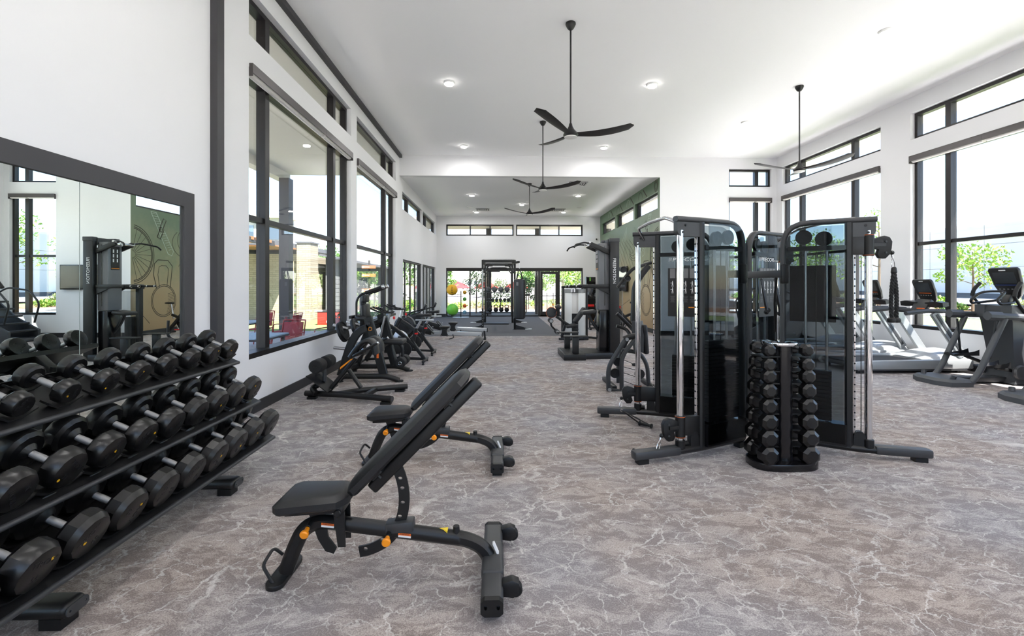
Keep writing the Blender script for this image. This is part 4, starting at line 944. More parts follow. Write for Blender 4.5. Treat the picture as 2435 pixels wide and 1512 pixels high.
# ---- indoor cycles with screens beside the mural
def cycle(loc, rz, label):
    t = thing('indoor_cycle', label, 'exercise bike', loc, rz, group='indoor cycles beside the mural')
    for x, wd in ((-.5, .26), (.55, .26)): G().bar((x, -wd, .05), (x, wd, .05), .06, .05, .015).obj('stabiliser', 'frame_black', t)
    G().rect([(-.5, 0, .06), (.0, 0, .5), (.36, 0, .92)], .08, .1, YA, .15).obj('main_frame', 'frame_black', t); G().rect([(.55, 0, .06), (.35, 0, .45), (.05, 0, .52), (-.28, 0, .62)], .07, .08, YA, .2).obj('cross_frame', 'frame_black', t)
    G().rect([(-.22, 0, .5), (-.34, 0, .98)], .035, .05, YA).obj('seat_post', 'steel', t); G().loft([[V((-.36 + x, w * math.cos(a), .99 + .03 * math.sin(a))) for a in [k * math.pi / 5 for k in range(10)]] for x, w in ((-.14, .09), (-.08, .1), (.02, .06), (.14, .02))]).obj('saddle', 'leather', t, 60)
    G().cyl((.42, -.03, .32), (.42, .03, .32), .24, 30, bev=.01).obj('flywheel', 'black_gloss', t); G().cyl((.0, -.05, .3), (.0, -.02, .3), .11, 22).obj('chain_guard', 'frame_black', t)
    for s_ in (-1, 1):
        G().bar((0, .07 * s_, .3), (.1 * s_, .07 * s_, .3 - .13 * s_), .02, .03).obj('crank_arm', 'steel', t); G().box((.1 * s_, .13 * s_, .3 - .13 * s_), (.1, .09, .02)).obj('pedal', 'red', t, 0)
        G().tube([(.36, 0, 1.06), (.36, .2 * s_, 1.06), (.5, .23 * s_, 1.08), (.6, .16 * s_, 1.14)], .016, 8, .06).obj('handlebar', 'foam', t)
        G().cyl((-.55, .2 * s_, .2), (-.55, .32 * s_, .2), .0, 8).obj('weight_holder', 'frame_black', t) if False else None
    G().rect([(.34, 0, .86), (.4, 0, 1.1)], .04, .05, YA).obj('stem', 'frame_black', t); G().cyl((.2, 0, .8), (.17, 0, .88), .03, 14, bev=.008).obj('resistance_knob', 'red', t)
    s = G().box((.66, 0, 1.34), (.03, .56, .34), Matrix.Rotation(-.3, 3, 'Y'), .008).obj('tablet', 'black_gloss', t); G().box((.643, 0, 1.345), (.005, .52, .3), Matrix.Rotation(-.3, 3, 'Y')).obj('tablet_screen', 'screen', s, 0); G().rect([(.44, 0, 1.08), (.66, 0, 1.22)], .04, .03, YA).obj('tablet_arm', 'frame_black', t)
    return t
c0 = cycle((4.1, 14.7, 0), math.radians(200), 'black indoor cycle with tablet screen and red knob at the mural corner')
copy_tree(c0, (4.1, 17.4, 0), math.radians(195), label='black indoor cycle with tablet screen under the wall television')
# ---- storage tower
t = thing('storage_tower', 'black storage tower with hooks, grey balls and green trim near the storefront end', 'storage rack', (4.3, 20.6, 0), world=True)
for x in (3.98, 4.62): G().box((x, 20.6, .97), (.04, .4, 1.92), None, .006).obj('side_panel', 'frame_black', t)
for z in (.1, .55, .95, 1.35, 1.9): G().box((4.3, 20.6, z), (.62, .4, .03)).obj('shelf', 'frame_black', t, 0)
G().box((4.3, 20.79, .97), (.62, .01, 1.85)).obj('back_panel', 'rubber', t, 0); G().box((4.3, 20.4, 1.78), (.5, .03, .2), None, .02).obj('top_bin', 'rubber', t)
for x in (4.12, 4.55): G().box((x, 20.38, 1.82), (.05, .01, .16)).obj('green_tab', 'ball_green', t, 0)
for x in (4.17, 4.43): medball((x, 20.55, .965 + .115), .115, 'ball_grey', 'grey slam ball on a shelf of the storage tower', 'slam balls in the storage tower')
o = G().cyl((4.0, 20.38, .62), (4.3, 20.38, .62), .055, 20, bev=.01).obj('foam_roller', 'red'); tag(o, 'red and white foam roller on the storage tower shelf', 'foam roller')
# ---- stair climber in the corner
t = thing('stair_climber', 'dark grey stair climber with curved handrails in the window corner', 'stair climber', (7.75, 12.9, 0), world=True)
for s_ in (-1, 1):
    y = 12.9 + .4 * s_
    G().prism([(-.75, 0), (.75, 0), (.75, 1.0), (.45, 1.12), (-.1, .62), (-.75, .26)], (7.75, y, .05), XA, ZA, .07, bev=.015).obj('side_shell', 'treaddark', t)
    G().tube([(7.15, y, .5), (7.0, y, 1.05), (7.3, y, 1.42), (7.9, y, 1.5), (8.3, y, 1.25)], .025, 9, .15).obj('handrail', 'frame_black', t)
for k in range(5): G().box((7.15 + k * .19, 12.9, .3 + k * .2), (.24, .7, .05), None, .01).obj('stair_step', 'belt', t)
G().box((8.2, 12.9, 1.15), (.2, .6, .5), None, .04).obj('front_column', 'treaddark', t); s = G().box((8.12, 12.9, 1.62), (.05, .44, .34), Matrix.Rotation(-.3, 3, 'Y'), .02).obj('console', 'frame_black', t); G().box((8.09, 12.9, 1.66), (.02, .34, .2), Matrix.Rotation(-.3, 3, 'Y')).obj('display', 'screen', s, 0)
G().box((7.75, 12.9, .06), (1.7, .85, .1), None, .03).obj('base', 'treaddark', t)
# ---- televisions
t = thing('wall_television', 'flat television mounted on the mural wall above the indoor cycles', 'television', (4.93, 18.2, 1.8), world=True)
G().box((4.93, 18.2, 1.8), (.05, 1.75, .98), None, .008).obj('bezel', 'black_gloss', t); G().box((4.903, 18.2, 1.81), (.006, 1.69, .92)).obj('tv_screen', 'screen', t, 0); G().box((4.975, 18.2, 1.8), (.04, .4, .3)).obj('wall_bracket', 'frame_black', t, 0)
t = thing('wall_television', 'flat television mounted on the white wall beside the corner window', 'television', (6.35, 13.88, 1.8), world=True)
G().box((6.35, 13.88, 1.8), (1.25, .05, .74), None, .008).obj('bezel', 'black_gloss', t); G().box((6.35, 13.853, 1.81), (1.2, .006, .68)).obj('tv_screen', 'screen', t, 0); G().box((6.35, 13.925, 1.8), (.4, .04, .3)).obj('wall_bracket', 'frame_black', t, 0)
def outlet(c, n, label):
    t = thing('wall_outlet', label, 'power outlet', c, group='white wall outlets'); R = V(n).to_track_quat('Y', 'Z').to_matrix()
    G().box((0, 0, 0), (.075, .01, .12), R, .002).obj('cover_plate', 'white_plastic', t)
    for z in (-.025, .025): G().box(R @ V((0, .006, z)), (.035, .004, .03), R, .001).obj('socket', 'shade_white', t)
outlet((-2.87, YC - .005, .46), (0, -1, 0), 'small white wall outlet next to the ball stand'); p = PX(2168, 776, XR - .005); outlet((XR - .005, p.y, .62), (-1, 0, 0), 'small white wall outlet under the pier between the tall windows')
# ================================================================ cable trainers (two machines back to back)
def arcpts(cx, cy, r, a0, a1, n=8): return [(cx + r * math.cos(a0 + (a1 - a0) * k / n), cy + r * math.sin(a0 + (a1 - a0) * k / n)) for k in range(n + 1)]
def tower(t, Bk, Po, Ch, Ti, inward, zc, rope, plates=13, pw=.24):
    Bk, Po, Ch, Ti = (V((*p, 0)) for p in (Bk, Po, Ch, Ti)); u = (Po - Bk).normalized(); L = (Po - Bk).length
    n = V((0, inward, 0)); n = (n - u * n.dot(u)).normalized(); H = 2.19
    tw = thing('x', None, None, (0, 0, 0)); bpy.data.objects.remove(tw)
    fr = G().rect([Bk + ZA * .1, Bk + ZA * H, Po + ZA * H, Ch + u * .06 + ZA * H], .07, .05, n, .22, .3).obj('tower_frame', 'frame_grey', t, 50)
    G().rect([Po + ZA * .08, Po + ZA * (H - .02)], .08, .06, n, 0, .25).obj('front_post', 'frame_black', t)
    # base
    b = G().rect([Bk + ZA * .085, Po + ZA * .085, Ch + ZA * .085, Ti + ZA * .085 - (Ti - Ch).normalized() * .3], .085, .065, n, .25, .35).obj('base_tube', 'frame_black', t, 50)
    d = (Ti - Ch).normalized(); G().bar(Ti - d * .46 + ZA * .088, Ti + ZA * .078, .1, .078, .02).obj('foot_cover', 'frame_grey', b); G().box(Ti - d * .09 + ZA * .02, (.1, .07, .04), Matrix.Rotation(math.atan2(d.y, d.x), 3, 'Z')).obj('rubber_foot', 'rubber', b, 0)
    G().box(Bk + u * .03 + ZA * .026, (.09, .07, .052), Matrix.Rotation(math.atan2(u.y, u.x), 3, 'Z')).obj('rubber_foot', 'rubber', b, 0)
    # smoked panels with a round upper rear corner
    poly = [(.02, .12), (L - .03, .12), (L - .03, H - .03)] + [(x, y) for x, y in arcpts(.22, H - .23, .2, math.pi / 2, math.pi, 6)]
    for s_ in (-1, 1): G().prism(poly, Bk + n * s_ * .075, u, ZA, .006).obj('smoked_panel', 'smoke_glass', t, 0)
    G().prism([(.03, .1), (L - .02, .1), (L - .02, .3), (.03, .3)], Bk, u, ZA, .14).obj('lower_cover', 'black_gloss', t, 0)
    # weight stack, guide rods, head pulleys
    c = Bk + u * L * .52
    for k in range(plates): G().box(c + ZA * (.33 + k * .036), (pw, .085, .032), Matrix.Rotation(math.atan2(u.y, u.x), 3, 'Z')).obj('weight_plate', 'rubber', t, 0)
    for q in (-.085, .085): G().cyl(c + u * q + ZA * .3, c + u * q + ZA * 1.93, .0115, 10).obj('guide_rod', 'steel', t)
    G().box(c + ZA * 1.94, (L - .06, .1, .04), Matrix.Rotation(math.atan2(u.y, u.x), 3, 'Z')).obj('top_plate', 'frame_black', t, 0)
    for q, z in ((-.1, 2.05), (.06, 2.03)): G().lathe([(.01, -.014), (.04, -.01), (.07, -.016), (.07, .016), (.04, .01), (.01, .014)], c + u * q + ZA * z, n, 24).obj('head_pulley', 'rubber', t)
    G().cyl(c + ZA * .8, c + ZA * 2.0, .004, 6).obj('cable', 'rubber', t)
    # print on the inward panel
    pc = Bk + n * .081; ex = u if inward < 0 else -u
    if u.x < 0: ex = -u if inward < 0 else u
    mid = pc + u * L * .47 + n * .006
    G().text('PRECOR', .062, mid + ex * .0 + ZA * 1.875, ex, ZA, .0006, sx=1.25, shear=.18).text('///', .062, mid - ex * .165 + ZA * 1.875, ex, ZA, .0006, sx=.7).text('FTS GLIDE', .022, mid + ex * .2 + ZA * 1.865, ex, ZA, .0006).obj('panel_lettering', 'white_ink', t, 0)
    pl = G().prism([(-.19, -.33), (.19, -.33), (.19, .22), (-.19, .22)], mid + ZA * 1.56, u, ZA, .003).obj('exercise_placard', 'placard_dark', t, 0)
    g = G(); g2 = G(); o_ = mid + n * .0025 + ZA * 1.56
    for i in range(5):
        x = -.14 + i * .07
        g2.box(o_ + u * x + ZA * .16, (.055, .001, .11), Matrix.Rotation(math.atan2(u.y, u.x), 3, 'Z'))
        for j in range(2):
            z = .045 - j * .075; R_ = Matrix.Rotation(math.atan2(u.y, u.x), 3, 'Z')
            g.box(o_ + u * x + ZA * z, (.012, .001, .032), R_).box(o_ + u * (x) + ZA * (z + .024), (.009, .001, .01), R_).box(o_ + u * (x + .012) + ZA * (z + .006), (.02, .001, .005), R_).box(o_ + u * (x - .006) + ZA * (z - .026), (.005, .001, .024), R_).box(o_ + u * (x + .006) + ZA * (z - .026), (.005, .001, .024), R_)
        for j in range(7): g2.box(o_ + u * x + ZA * (-.1 - j * .011), (.05 - .008 * (j % 3), .001, .003), Matrix.Rotation(math.atan2(u.y, u.x), 3, 'Z'))
    g.obj('placard_figure', 'white_ink', pl, 0); g2.obj('placard_print', 'grey_ink', pl, 0); G().box(o_ - u * .1 - ZA * .225, (.14, .001, .012), Matrix.Rotation(math.atan2(u.y, u.x), 3, 'Z')).obj('placard_stripe', 'orange', pl, 0)
    # perforated strip and chrome column
    e = (Ch - Po).normalized(); st = Po + e * .045
    s2 = G().bar(st + ZA * .2, st + ZA * 2.06, .03, .012, .002, up=e).obj('index_strip', 'chrome', t)
    p = st + ZA * .28; h0 = G().cyl(p - n * .0155, p + n * .0155, .0075, 8).cyl(p, p + e * .008, .0075, 8).obj('index_hole', 'rubber', s2, 0)
    for k in range(1, 27): inst(h0, s2, (0, 0, .065 * k))
    G().cyl(Ch + ZA * .1, Ch + ZA * (H - .1), .03, 24).obj('chrome_column', 'chrome', t); G().cyl(Ch + ZA * .1, Ch + ZA * .18, .044, 20, bev=.006).obj('column_clamp', 'rubber', t); G().cyl(Ch + ZA * .14 - e * .03, Ch + ZA * .14 - e * .08, .022, 14).obj('clamp_knob', 'rubber', t)
    bl = (Ch - Po).length; g = G().prism([(-.02, .13), (-.02, 0), (bl + .02, 0)] + arcpts(bl + .0, .05, .05, -1.2, 0, 4) + [(bl + .05, .13)], Po + ZA * (H - .155), e, ZA, .055).obj('head_bracket', 'frame_grey', t)
    for q, z in ((bl * .85, .1), (bl * .98, .035)): G().cyl(Po + e * q + ZA * (H - .155 + z) - n * .036, Po + e * q + ZA * (H - .155 + z) + n * .036, .011, 10).obj('bolt', 'rubber', g)
    pb = Po + e * .07; G().prism([(-.04, .1), (.055, .1), (.055, .2)] + arcpts(.01, .2, .045, 0, math.pi, 6), pb, e, ZA, .05).obj('base_pulley', 'rubber', t)
    G().cyl(st + e * .05 + ZA * .2, st + e * .05 + ZA * min(zc, 2.0), .004, 6).obj('cable', 'rubber', t)
    # travelling carriage with swivel pulley
    ca = G().cyl(Ch + ZA * (zc - .1), Ch + ZA * (zc + .1), .045, 20, bev=.006).obj('carriage_sleeve', 'rubber', t); G().prism([(.02, -.085), (bl - .01, -.085), (bl - .01, .085), (.02, .085)], Po + ZA * zc, e, ZA, .05, bev=.005).obj('carriage_block', 'frame_black', ca)
    for z in (-.092, .092): G().lathe([(.044, -.0015), (.0458, -.0015), (.0458, .0015), (.044, .0015)], Ch + ZA * (zc + z), n=20).obj('carriage_ring', 'warn_orange', ca)
    k = 1 if rope else 1
    kid = [(.03, .05), (.07, .07), (.12, .085), (.165, .07), (.185, .03), (.18, -.03), (.17, -.08), (.13, -.125), (.08, -.12), (.06, -.085), (.075, -.04), (.03, -.035)]
    G().prism(kid, Ch + ZA * zc, d, ZA, .045, bev=.006).obj('swivel_pulley', 'rubber', ca); 
    for q in ((.125, .03), (.125, -.07)): G().cyl(Ch + d * q[0] + ZA * (zc + q[1]) - YA * .03, Ch + d * q[0] + ZA * (zc + q[1]) + YA * .03, .01, 10).obj('bolt', 'frame_grey', ca)
    G().box(Ch + d * .07 + ZA * zc - YA * .03, (.1, .01, .03), Matrix.Rotation(math.atan2(d.y, d.x), 3, 'Z')).obj('carriage_latch', 'frame_black', ca, 0)
    tip = Ch + d * .19 + ZA * (zc - .07); G().ball(tip, .02, 14, 10).obj('cable_ball', 'rubber', ca)
    return tip, d
mat('placard_dark', (24, 25, 27), .5); mat('rope_black', (24, 24, 25), .8)
def carabiner(p, q, par):
    G().cyl(p, p + (q - p) * .3, .007, 8).obj('swivel_clip', 'chrome', par); a = p + (q - p) * .3; s = (q - a).cross(YA).normalized() * .013
    G().tube([a, a + (q - a) * .3 + s, q - (q - a) * .15 + s, q, q - (q - a) * .15 - s, a + (q - a) * .3 - s], .0035, 6, .006, True).obj('carabiner', 'chrome', par)
def grip_handle(name, label, a, b, top, group):
    """stirrup handle: grip a-b, strap up to top"""
    a, b, top = V(a), V(b), V(top); t = thing(name, label, 'cable handle', (a + b) / 2, world=True, group=group)
    dd = (b - a).normalized(); L = (b - a).length
    G().lathe([(0, 0), (.026, 0), (.026, .012), (.017, .02), (.016, L - .02), (.026, L - .012), (.026, L), (0, L)], a, dd, 16).obj('grip', 'rubber', t)
    for p in (a, b): G().bar(p, top, .022, .004).obj('strap', 'frame_black', t)
    G().lathe([(.014, -.003), (.019, -.003), (.019, .003), (.014, .003)], top, YA, 14).obj('steel_ring', 'chrome', t); return t
f1 = thing('cable_trainer', 'black dual cable trainer with smoked panels and chrome columns, facing the benches', 'cable machine', (1.9, 4.73, 0), world=True, group='cable trainers')
f2 = thing('cable_trainer', 'black dual cable trainer with smoked panels and chrome columns, facing the treadmills', 'cable machine', (3.2, 4.73, 0), world=True, group='cable trainers')
MY = lambda p: (p[0], 9.46 - p[1])
A = [(2.40, 4.42), (1.87, 4.17), (1.655, 4.10), (1.19, 4.0)]
Bq = [(2.815, 4.42), (3.255, 4.135), (3.39, 4.07), (3.88, 3.97)]
tn1, dn1 = tower(f1, *A, 1, .30, 0, 21, .42); tf1, df1 = tower(f1, *[MY(p) for p in A], -1, .30, 0)
tn2, dn2 = tower(f2, *Bq, 1, 1.955, 1); tf2, df2 = tower(f2, *[MY(p) for p in Bq], -1, 1.955, 1)
for f, x in ((f1, 2.40), (f2, 2.815)):
    G().box((x, 4.73, 1.70), (.055, .66, .075), None, .008).obj('cross_beam', 'frame_grey', f); G().box((x, 4.73, .085), (.06, .62, .06), None, .008).obj('rear_base', 'frame_black', f)
    G().box((x - .0, 4.40, 1.70), (.075, .05, .2), None, .02).obj('beam_clamp', 'rubber', f)
for f, pts in ((f1, [(1.74, 4.12), (1.60, 4.27)]), (f2, [(3.34, 4.10), (3.46, 4.27)])):
    (xa_, ya_), (xb_, yb_) = pts; G().tube([(xa_, ya_, 2.1), (xb_, yb_, 2.235), (xb_, 4.73, 2.25), (xb_, 9.46 - yb_, 2.235), (xa_, 9.46 - ya_, 2.1)], .018, 12, .1).obj('pull_up_bar', 'chrome', f)
# handles
q = tn1 + V((-.05, -.03, -.12)); carabiner(tn1, q, f1)
p = PZ(1504, 1072, .07); e_ = PZ(1545, 1085, .05); grip_handle('cable_stirrup', 'black stirrup handle resting on the foot of the trainer facing the benches', p, e_ , q + V((0, 0, -.012)), 'cable handles')
q = tf1 + V((-.02, -.03, -.1)); carabiner(tf1, q, f1)
a_, b_ = PZ(1520, 1006, .03), PZ(1550, 1013, .03); grip_handle('cable_stirrup', 'black stirrup handle lying on the carpet by the far column foot', a_, b_, q + V((.01, -.02, -.03)), 'cable handles')
# straps with handles hung over the cross beam
for y, sx in ((4.62, 0), (4.86, .03)):
    top = V((2.815 + .04, y, 1.66)); a_ = top + V((.02, -.09, -.34)); grip_handle('hanging_stirrup', 'black strap handle hanging from the trainer cross beam', a_, a_ + V((.06, .13, -.03)), top, 'strap handles on the cross beam')
o = G().tube([(2.80, 4.5, 1.66), (2.83, 4.58, 1.45), (2.86, 4.62, 1.28), (2.9, 4.68, 1.1)], .013, 8, .1).obj('exercise_band', 'rubber'); tag(o, 'thin black exercise band dangling under the trainer cross beam', 'exercise band')
# triceps rope on the high pulley
q = tn2 + V((.02, 0, -.16)); carabiner(tn2, q, f2)
t = thing('triceps_rope', 'black twisted triceps rope with rubber ends hanging from the high pulley', 'cable rope', q, world=True)
for s_ in (-1, 1):
    a, b = q + V((0, 0, -.01)), q + V((.022 * s_, .0, -.43)); g = G(); N_ = 60
    for j in range(3):
        pts = []
        for k in range(N_ + 1):
            v = k / N_; c = a + (b - a) * v + V((.012 * s_ * math.sin(v * math.pi), 0, 0)); ph = v * 30 + j * 2.094 + s_
            pts.append(c + V((.009 * math.cos(ph), .009 * math.sin(ph), 0)))
        g.tube(pts, .0095, 6)
    g.obj('rope_strand', 'rope_black', t, 60)
    G().lathe([(0, 0), (.02, 0), (.034, -.012), (.036, -.03), (.03, -.045), (0, -.05)], b, n=16).obj('rope_end', 'rubber', t)
G().lathe([(.012, .03), (.02, .02), (.024, -.02), (.018, -.03)], q, n=16).obj('rope_sleeve', 'rubber', t)
# ---- hex dumbbell tower
t = thing('dumbbell_tower', 'black vertical dumbbell tower with chrome cap and oval base before the cable trainers', 'dumbbell rack', (2.5, 3.95, 0), world=True)
el = lambda a, b, n=28: [(a * math.copysign(abs(math.cos(k * 2 * math.pi / n)) ** .7, math.cos(k * 2 * math.pi / n)), b * math.copysign(abs(math.sin(k * 2 * math.pi / n)) ** .7, math.sin(k * 2 * math.pi / n))) for k in range(n)]
G().prism(el(.29, .17), (2.5, 3.95, .032), XA, YA, .064, bev=.008).obj('base', 'black_gloss', t); G().prism(el(.075, .11), (2.5, 3.97, .56), XA, YA, 1.0).obj('column', 'black_gloss', t)
G().prism(el(.125, .13), (2.5, 3.97, 1.075), XA, YA, .03, bev=.008).obj('chrome_cap', 'chrome', t)
HZ = [1.03, .905, .805, .682, .55, .415, .275, .13]
for i, z in enumerate(HZ):
    r = .055 + .004 * i
    for s_ in (-1, 1):
        x = 2.49 + .165 * s_ * (1 + .012 * i)
        G().box((x - .03 * s_, 3.95, z - r - .008), (.17, .16, .008)).obj('cradle_wing', 'frame_black', t, 0)
        d = thing('hex_dumbbell', 'black octagonal dumbbell %s of the tower, facing the %s' % (('on the topmost level', 'second from the top', 'third from the top', 'fourth from the top', 'fifth from the top', 'third from the base', 'second from the base', 'on the lowest level')[i], 'benches' if s_ < 0 else 'treadmills'), 'dumbbell', (x, 3.94, z), group='dumbbells on the tower')
        sep, T = .19 + .004 * i, .075 + .004 * i
        for q in (-1, 1):
            ax = V((0, q, 0)); G().lathe([(0, T * .5), (r * .62, T * .5), (r * .98, T * .3), (r * 1.04, -T * .3), (r * .75, -T * .5), (0, -T * .5)], ax * sep / 2, ax, 8, .5).obj('head', 'urethane', d, 20)
        G().lathe([(0, -.07), (.013, -.07), (.016, -.05), (.012, -.03), (.016, 0), (.012, .03), (.016, .05), (.013, .07), (0, .07)], (0, 0, 0), YA, 12).obj('handle', 'chrome', d)
# ================================================================ cardio row by the right-hand windows
def treadmill(loc, label):
    t = thing('treadmill', label, 'treadmill', loc, group='treadmills facing the tall windows')
    for s_ in (-1, 1):
        y = .40 * s_
        G().prism([(.03, .07), (.0, .13), (.06, .2), (.5, .225), (1.5, .24), (2.2, .25), (2.2, .08)], (0, y, 0), XA, ZA, .12, bev=.018).obj('side_rail', 'treadgrey', t)
        G().prism([(.08, .05), (2.15, .05), (2.15, .12), (.08, .12)], (0, y, 0), XA, ZA, .1).obj('lower_skirt', 'treaddark', t, 0)
        u = G().rect([(2.06, .385 * s_, .3), (1.53, .385 * s_, 1.08)], .055, .15, YA, 0, .25).obj('upright', 'treadgrey', t)
        G().bar((2.03, .385 * s_ + .03 * s_, .36), (1.56, .385 * s_ + .03 * s_, 1.05), .008, .05, up=(.8, 0, .6)).obj('upright_inlay', 'treaddark', u)
        G().rect([(1.72, .39 * s_, 1.11), (1.45, .40 * s_, 1.12), (1.0, .40 * s_, 1.07)], .085, .07, YA, .1, .35).obj('handrail', 'treaddark', t)
        for x in (.15, 2.0): G().cyl((x, .36 * s_, 0), (x, .36 * s_, .06), .035, 14).obj('levelling_foot', 'rubber', t)
    G().box((.8, 0, .175), (1.55, .7, .05)).obj('running_belt', 'belt', t, 0); G().cyl((.05, -.36, .14), (.05, .36, .14), .045, 16).obj('rear_roller', 'treaddark', t)
    secs = []
    for x, h, w in ((1.42, .23, .42), (1.55, .29, .43), (1.8, .36, .42), (2.1, .38, .40), (2.24, .30, .37)): secs.append([V((x, w * math.copysign(abs(math.cos(a)) ** .5, math.cos(a)), .12 + (h - .12) * max(0, math.sin(a)) ** .6 if math.sin(a) > 0 else .1)) for a in [k * math.pi / 12 for k in range(13)]])
    G().loft(secs).obj('motor_hood', 'treadgrey', t, 50)
    G().bar((1.62, -.4, 1.1), (1.62, .4, 1.1), .2, .06, .02).obj('cross_bar', 'treaddark', t); G().box((1.56, -.1, 1.145), (.06, .1, .015)).obj('safety_key', 'warn_orange', t, 0); G().box((1.48, 0, 1.08), (.06, .5, .05), None, .015).obj('heart_rate_bar', 'frame_black', t)
    R = Matrix.Rotation(math.radians(-22), 3, 'Y')
    for s_ in (-1, 1): G().loft([[V((1.72, .3 * s_, 1.2)) + R @ V((x * k, (y - .3) * s_ * k2 , z * k)) for x, z in ((-.07, 0), (.05, -.02), (.07, .05), (-.05, .09))] for y, k, k2 in ((.08, .8, 1), (.3, 1.2, 1), (.43, .9, 1))]).obj('cup_tray', 'frame_black', t, 50)
    c = V((1.76, 0, 1.46)); poly = [(-.17, .24), (.17, .24), (.2, .2), (.19, -.02), (.15, -.17), (.08, -.25), (-.08, -.25), (-.15, -.17), (-.19, -.02), (-.2, .2)]
    s = G().prism(poly, c, V((0, -1, 0)), R @ ZA, .05, bev=.012).obj('console', 'frame_black', t); n = -(R @ XA)
    G().prism([(-.14, -.0), (.14, 0), (.14, .18), (-.14, .18)], c + n * .027, V((0, -1, 0)), R @ ZA, .004).obj('display', 'screen', s, 0); G().prism([(-.04, .205), (.04, .205), (.04, .22), (-.04, .22)], c + n * .027, V((0, -1, 0)), R @ ZA, .004).obj('brand_bar', 'white_ink', s, 0)
    for k in range(5): G().box(c + n * .028 + V((0, -.1 + .05 * k, 0)) + (R @ ZA) * -.07, (.004, .022, .014), R).obj('button', 'grey_ink', s, 0)
    G().box(c + n * .028 + (R @ ZA) * -.025, (.004, .24, .008), R).obj('orange_line', 'warn_orange', s, 0); G().bar((1.62, 0, 1.1), (1.75, 0, 1.3), .3, .08, .02).obj('console_neck', 'frame_black', t)
    return t
t0 = treadmill((6.3, 8.34, 0), 'silver and black treadmill next to the elliptical trainer')
for y, l in ((9.54, 'silver and black treadmill in the middle of the treadmill row'), (10.74, 'silver and black treadmill at the corner-window end of the row')): copy_tree(t0, (6.3, y, 0), label=l)
def elliptical(loc, label):
    t = thing('elliptical_trainer', label, 'elliptical trainer', loc, group='elliptical trainers beside the window')
    G().loft([[V((x, y, z)) for x, y in ((-.02 + i, -.16), (.08 + i, -.33 + i), (.42, -.34 + i), (.42, .34 - i), (.08 + i, .33 - i), (-.02 + i, .16))] for z, i in ((0, 0), (.07, .0), (.11, .035))]).obj('rear_base', 'frame_grey2', t, 40)
    G().prism([(.3, 0), (1.55, 0), (1.55, .08), (.3, .07)], (0, 0, .03), XA, ZA, .2, bev=.01).obj('center_rail', 'treaddark', t)
    for s_ in (-1, 1):
        y = .30 * s_
        G().tube([(.4, y, .06), (.33 + .1, y, .07), (.55, y, .22), (.93, y, 1.0), (.96, y, 1.06)], .042, 14, .12).obj('rear_post', 'frame_grey2', t); G().tube([(.18, y * .8, .1), (.2, y * .85, .16)], .035, 10).obj('post_boot', 'treaddark', t)
        r = G().rect([(.72, y, 1.1), (1.3, y, 1.08), (1.5, y * .8, 1.0)], .1, .1, YA, .1, .35).obj('side_rail', 'treaddark' if s_ > 0 else 'frame_grey2', t); G().rect([(.68, y, 1.105), (.9, y, 1.095)], .125, .135, YA, 0, .35).obj('rail_cap', 'frame_grey2', r)
        G().tube([(1.36, y, 1.08), (1.22, y, 1.24), (1.1, y * 1.05, 1.4), (1.12, y * 1.05, 1.5), (1.22, y * 1.0, 1.62)], .021, 10, .06).obj('moving_arm', 'frame_black', t); G().tube([(1.1, y * 1.05, 1.4), (1.12, y * 1.05, 1.5), (1.22, y, 1.62)], .028, 12, .05).obj('arm_grip', 'foam', t)
        G().bar((.82, y, 1.02), (.8, y * .75, .42), .025, .025, .005).obj('hanger_link', 'frame_black', t)
        px_ = .78 if s_ > 0 else .9; pz = .42 if s_ > 0 else .28
        G().loft([[V((x, y * .6 + w, pz + z)) for w, z in ((-.09, 0), (.09, 0), (.09, .03 + e), (.075, .02), (-.075, .02), (-.09, .03 + e))] for x, e in ((px_ - .22, .0), (px_ - .1, .01), (px_ + .12, .04), (px_ + .2, .07))]).obj('pedal', 'frame_black', t, 40)
        G().bar((px_ + .05, y * .6, pz - .01), (1.35, y * .5, .2), .05, .05, .01).obj('pedal_arm', 'frame_black', t)
        G().cyl((1.3, y * .75 - .03, .2), (1.3, y * .75 + .03, .2), .12, 22, bev=.02).obj('crank_cover', 'treaddark', t)
    G().loft([[V((x, y, z)) for x, y in ((1.28 - a, -w), (1.62, -w * .9), (1.66, 0), (1.62, w * .9), (1.28 - a, w))] for z, w, a in ((.02, .26, .12), (.1, .24, .06), (.5, .2, .06), (1.0, .24, .12), (1.16, .25, .18), (1.25, .2, .14))]).obj('front_tower', 'treaddark', t, 50)
    for s_ in (-1, 1): G().loft([[V((1.1 + x, .2 * s_ + y, z)) for x, y in ((0, -.08), (.35, -.09), (.4, 0), (.35, .09), (0, .08))] for z in (1.06, 1.2, 1.26)]).obj('shoulder_cover', 'frame_grey2', t, 50)
    R = Matrix.Rotation(math.radians(-20), 3, 'Y'); c = V((1.36, 0, 1.62)); poly = [(-.2, .26), (.2, .26), (.225, .22), (.2, -.06), (.14, -.22), (.07, -.29), (-.07, -.29), (-.14, -.22), (-.2, -.06), (-.225, .22)]
    s = G().prism(poly, c, V((0, -1, 0)), R @ ZA, .055, bev=.014).obj('console', 'frame_black', t); n = -(R @ XA)
    G().prism([(-.16, .0), (.16, 0), (.16, .19), (-.16, .19)], c + n * .03, V((0, -1, 0)), R @ ZA, .004).obj('display', 'screen', s, 0); G().prism([(-.05, .215), (.05, .215), (.05, .232), (-.05, .232)], c + n * .03, V((0, -1, 0)), R @ ZA, .004).obj('brand_bar', 'white_ink', s, 0); G().box(c + n * .031 + (R @ ZA) * -.03, (.004, .34, .02), R).obj('blue_line', 'navy', s, 0)
    for k in range(5): G().box(c + n * .031 + V((0, -.12 + .06 * k, 0)) + (R @ ZA) * -.1, (.004, .026, .016), R).obj('button', 'grey_ink', s, 0)
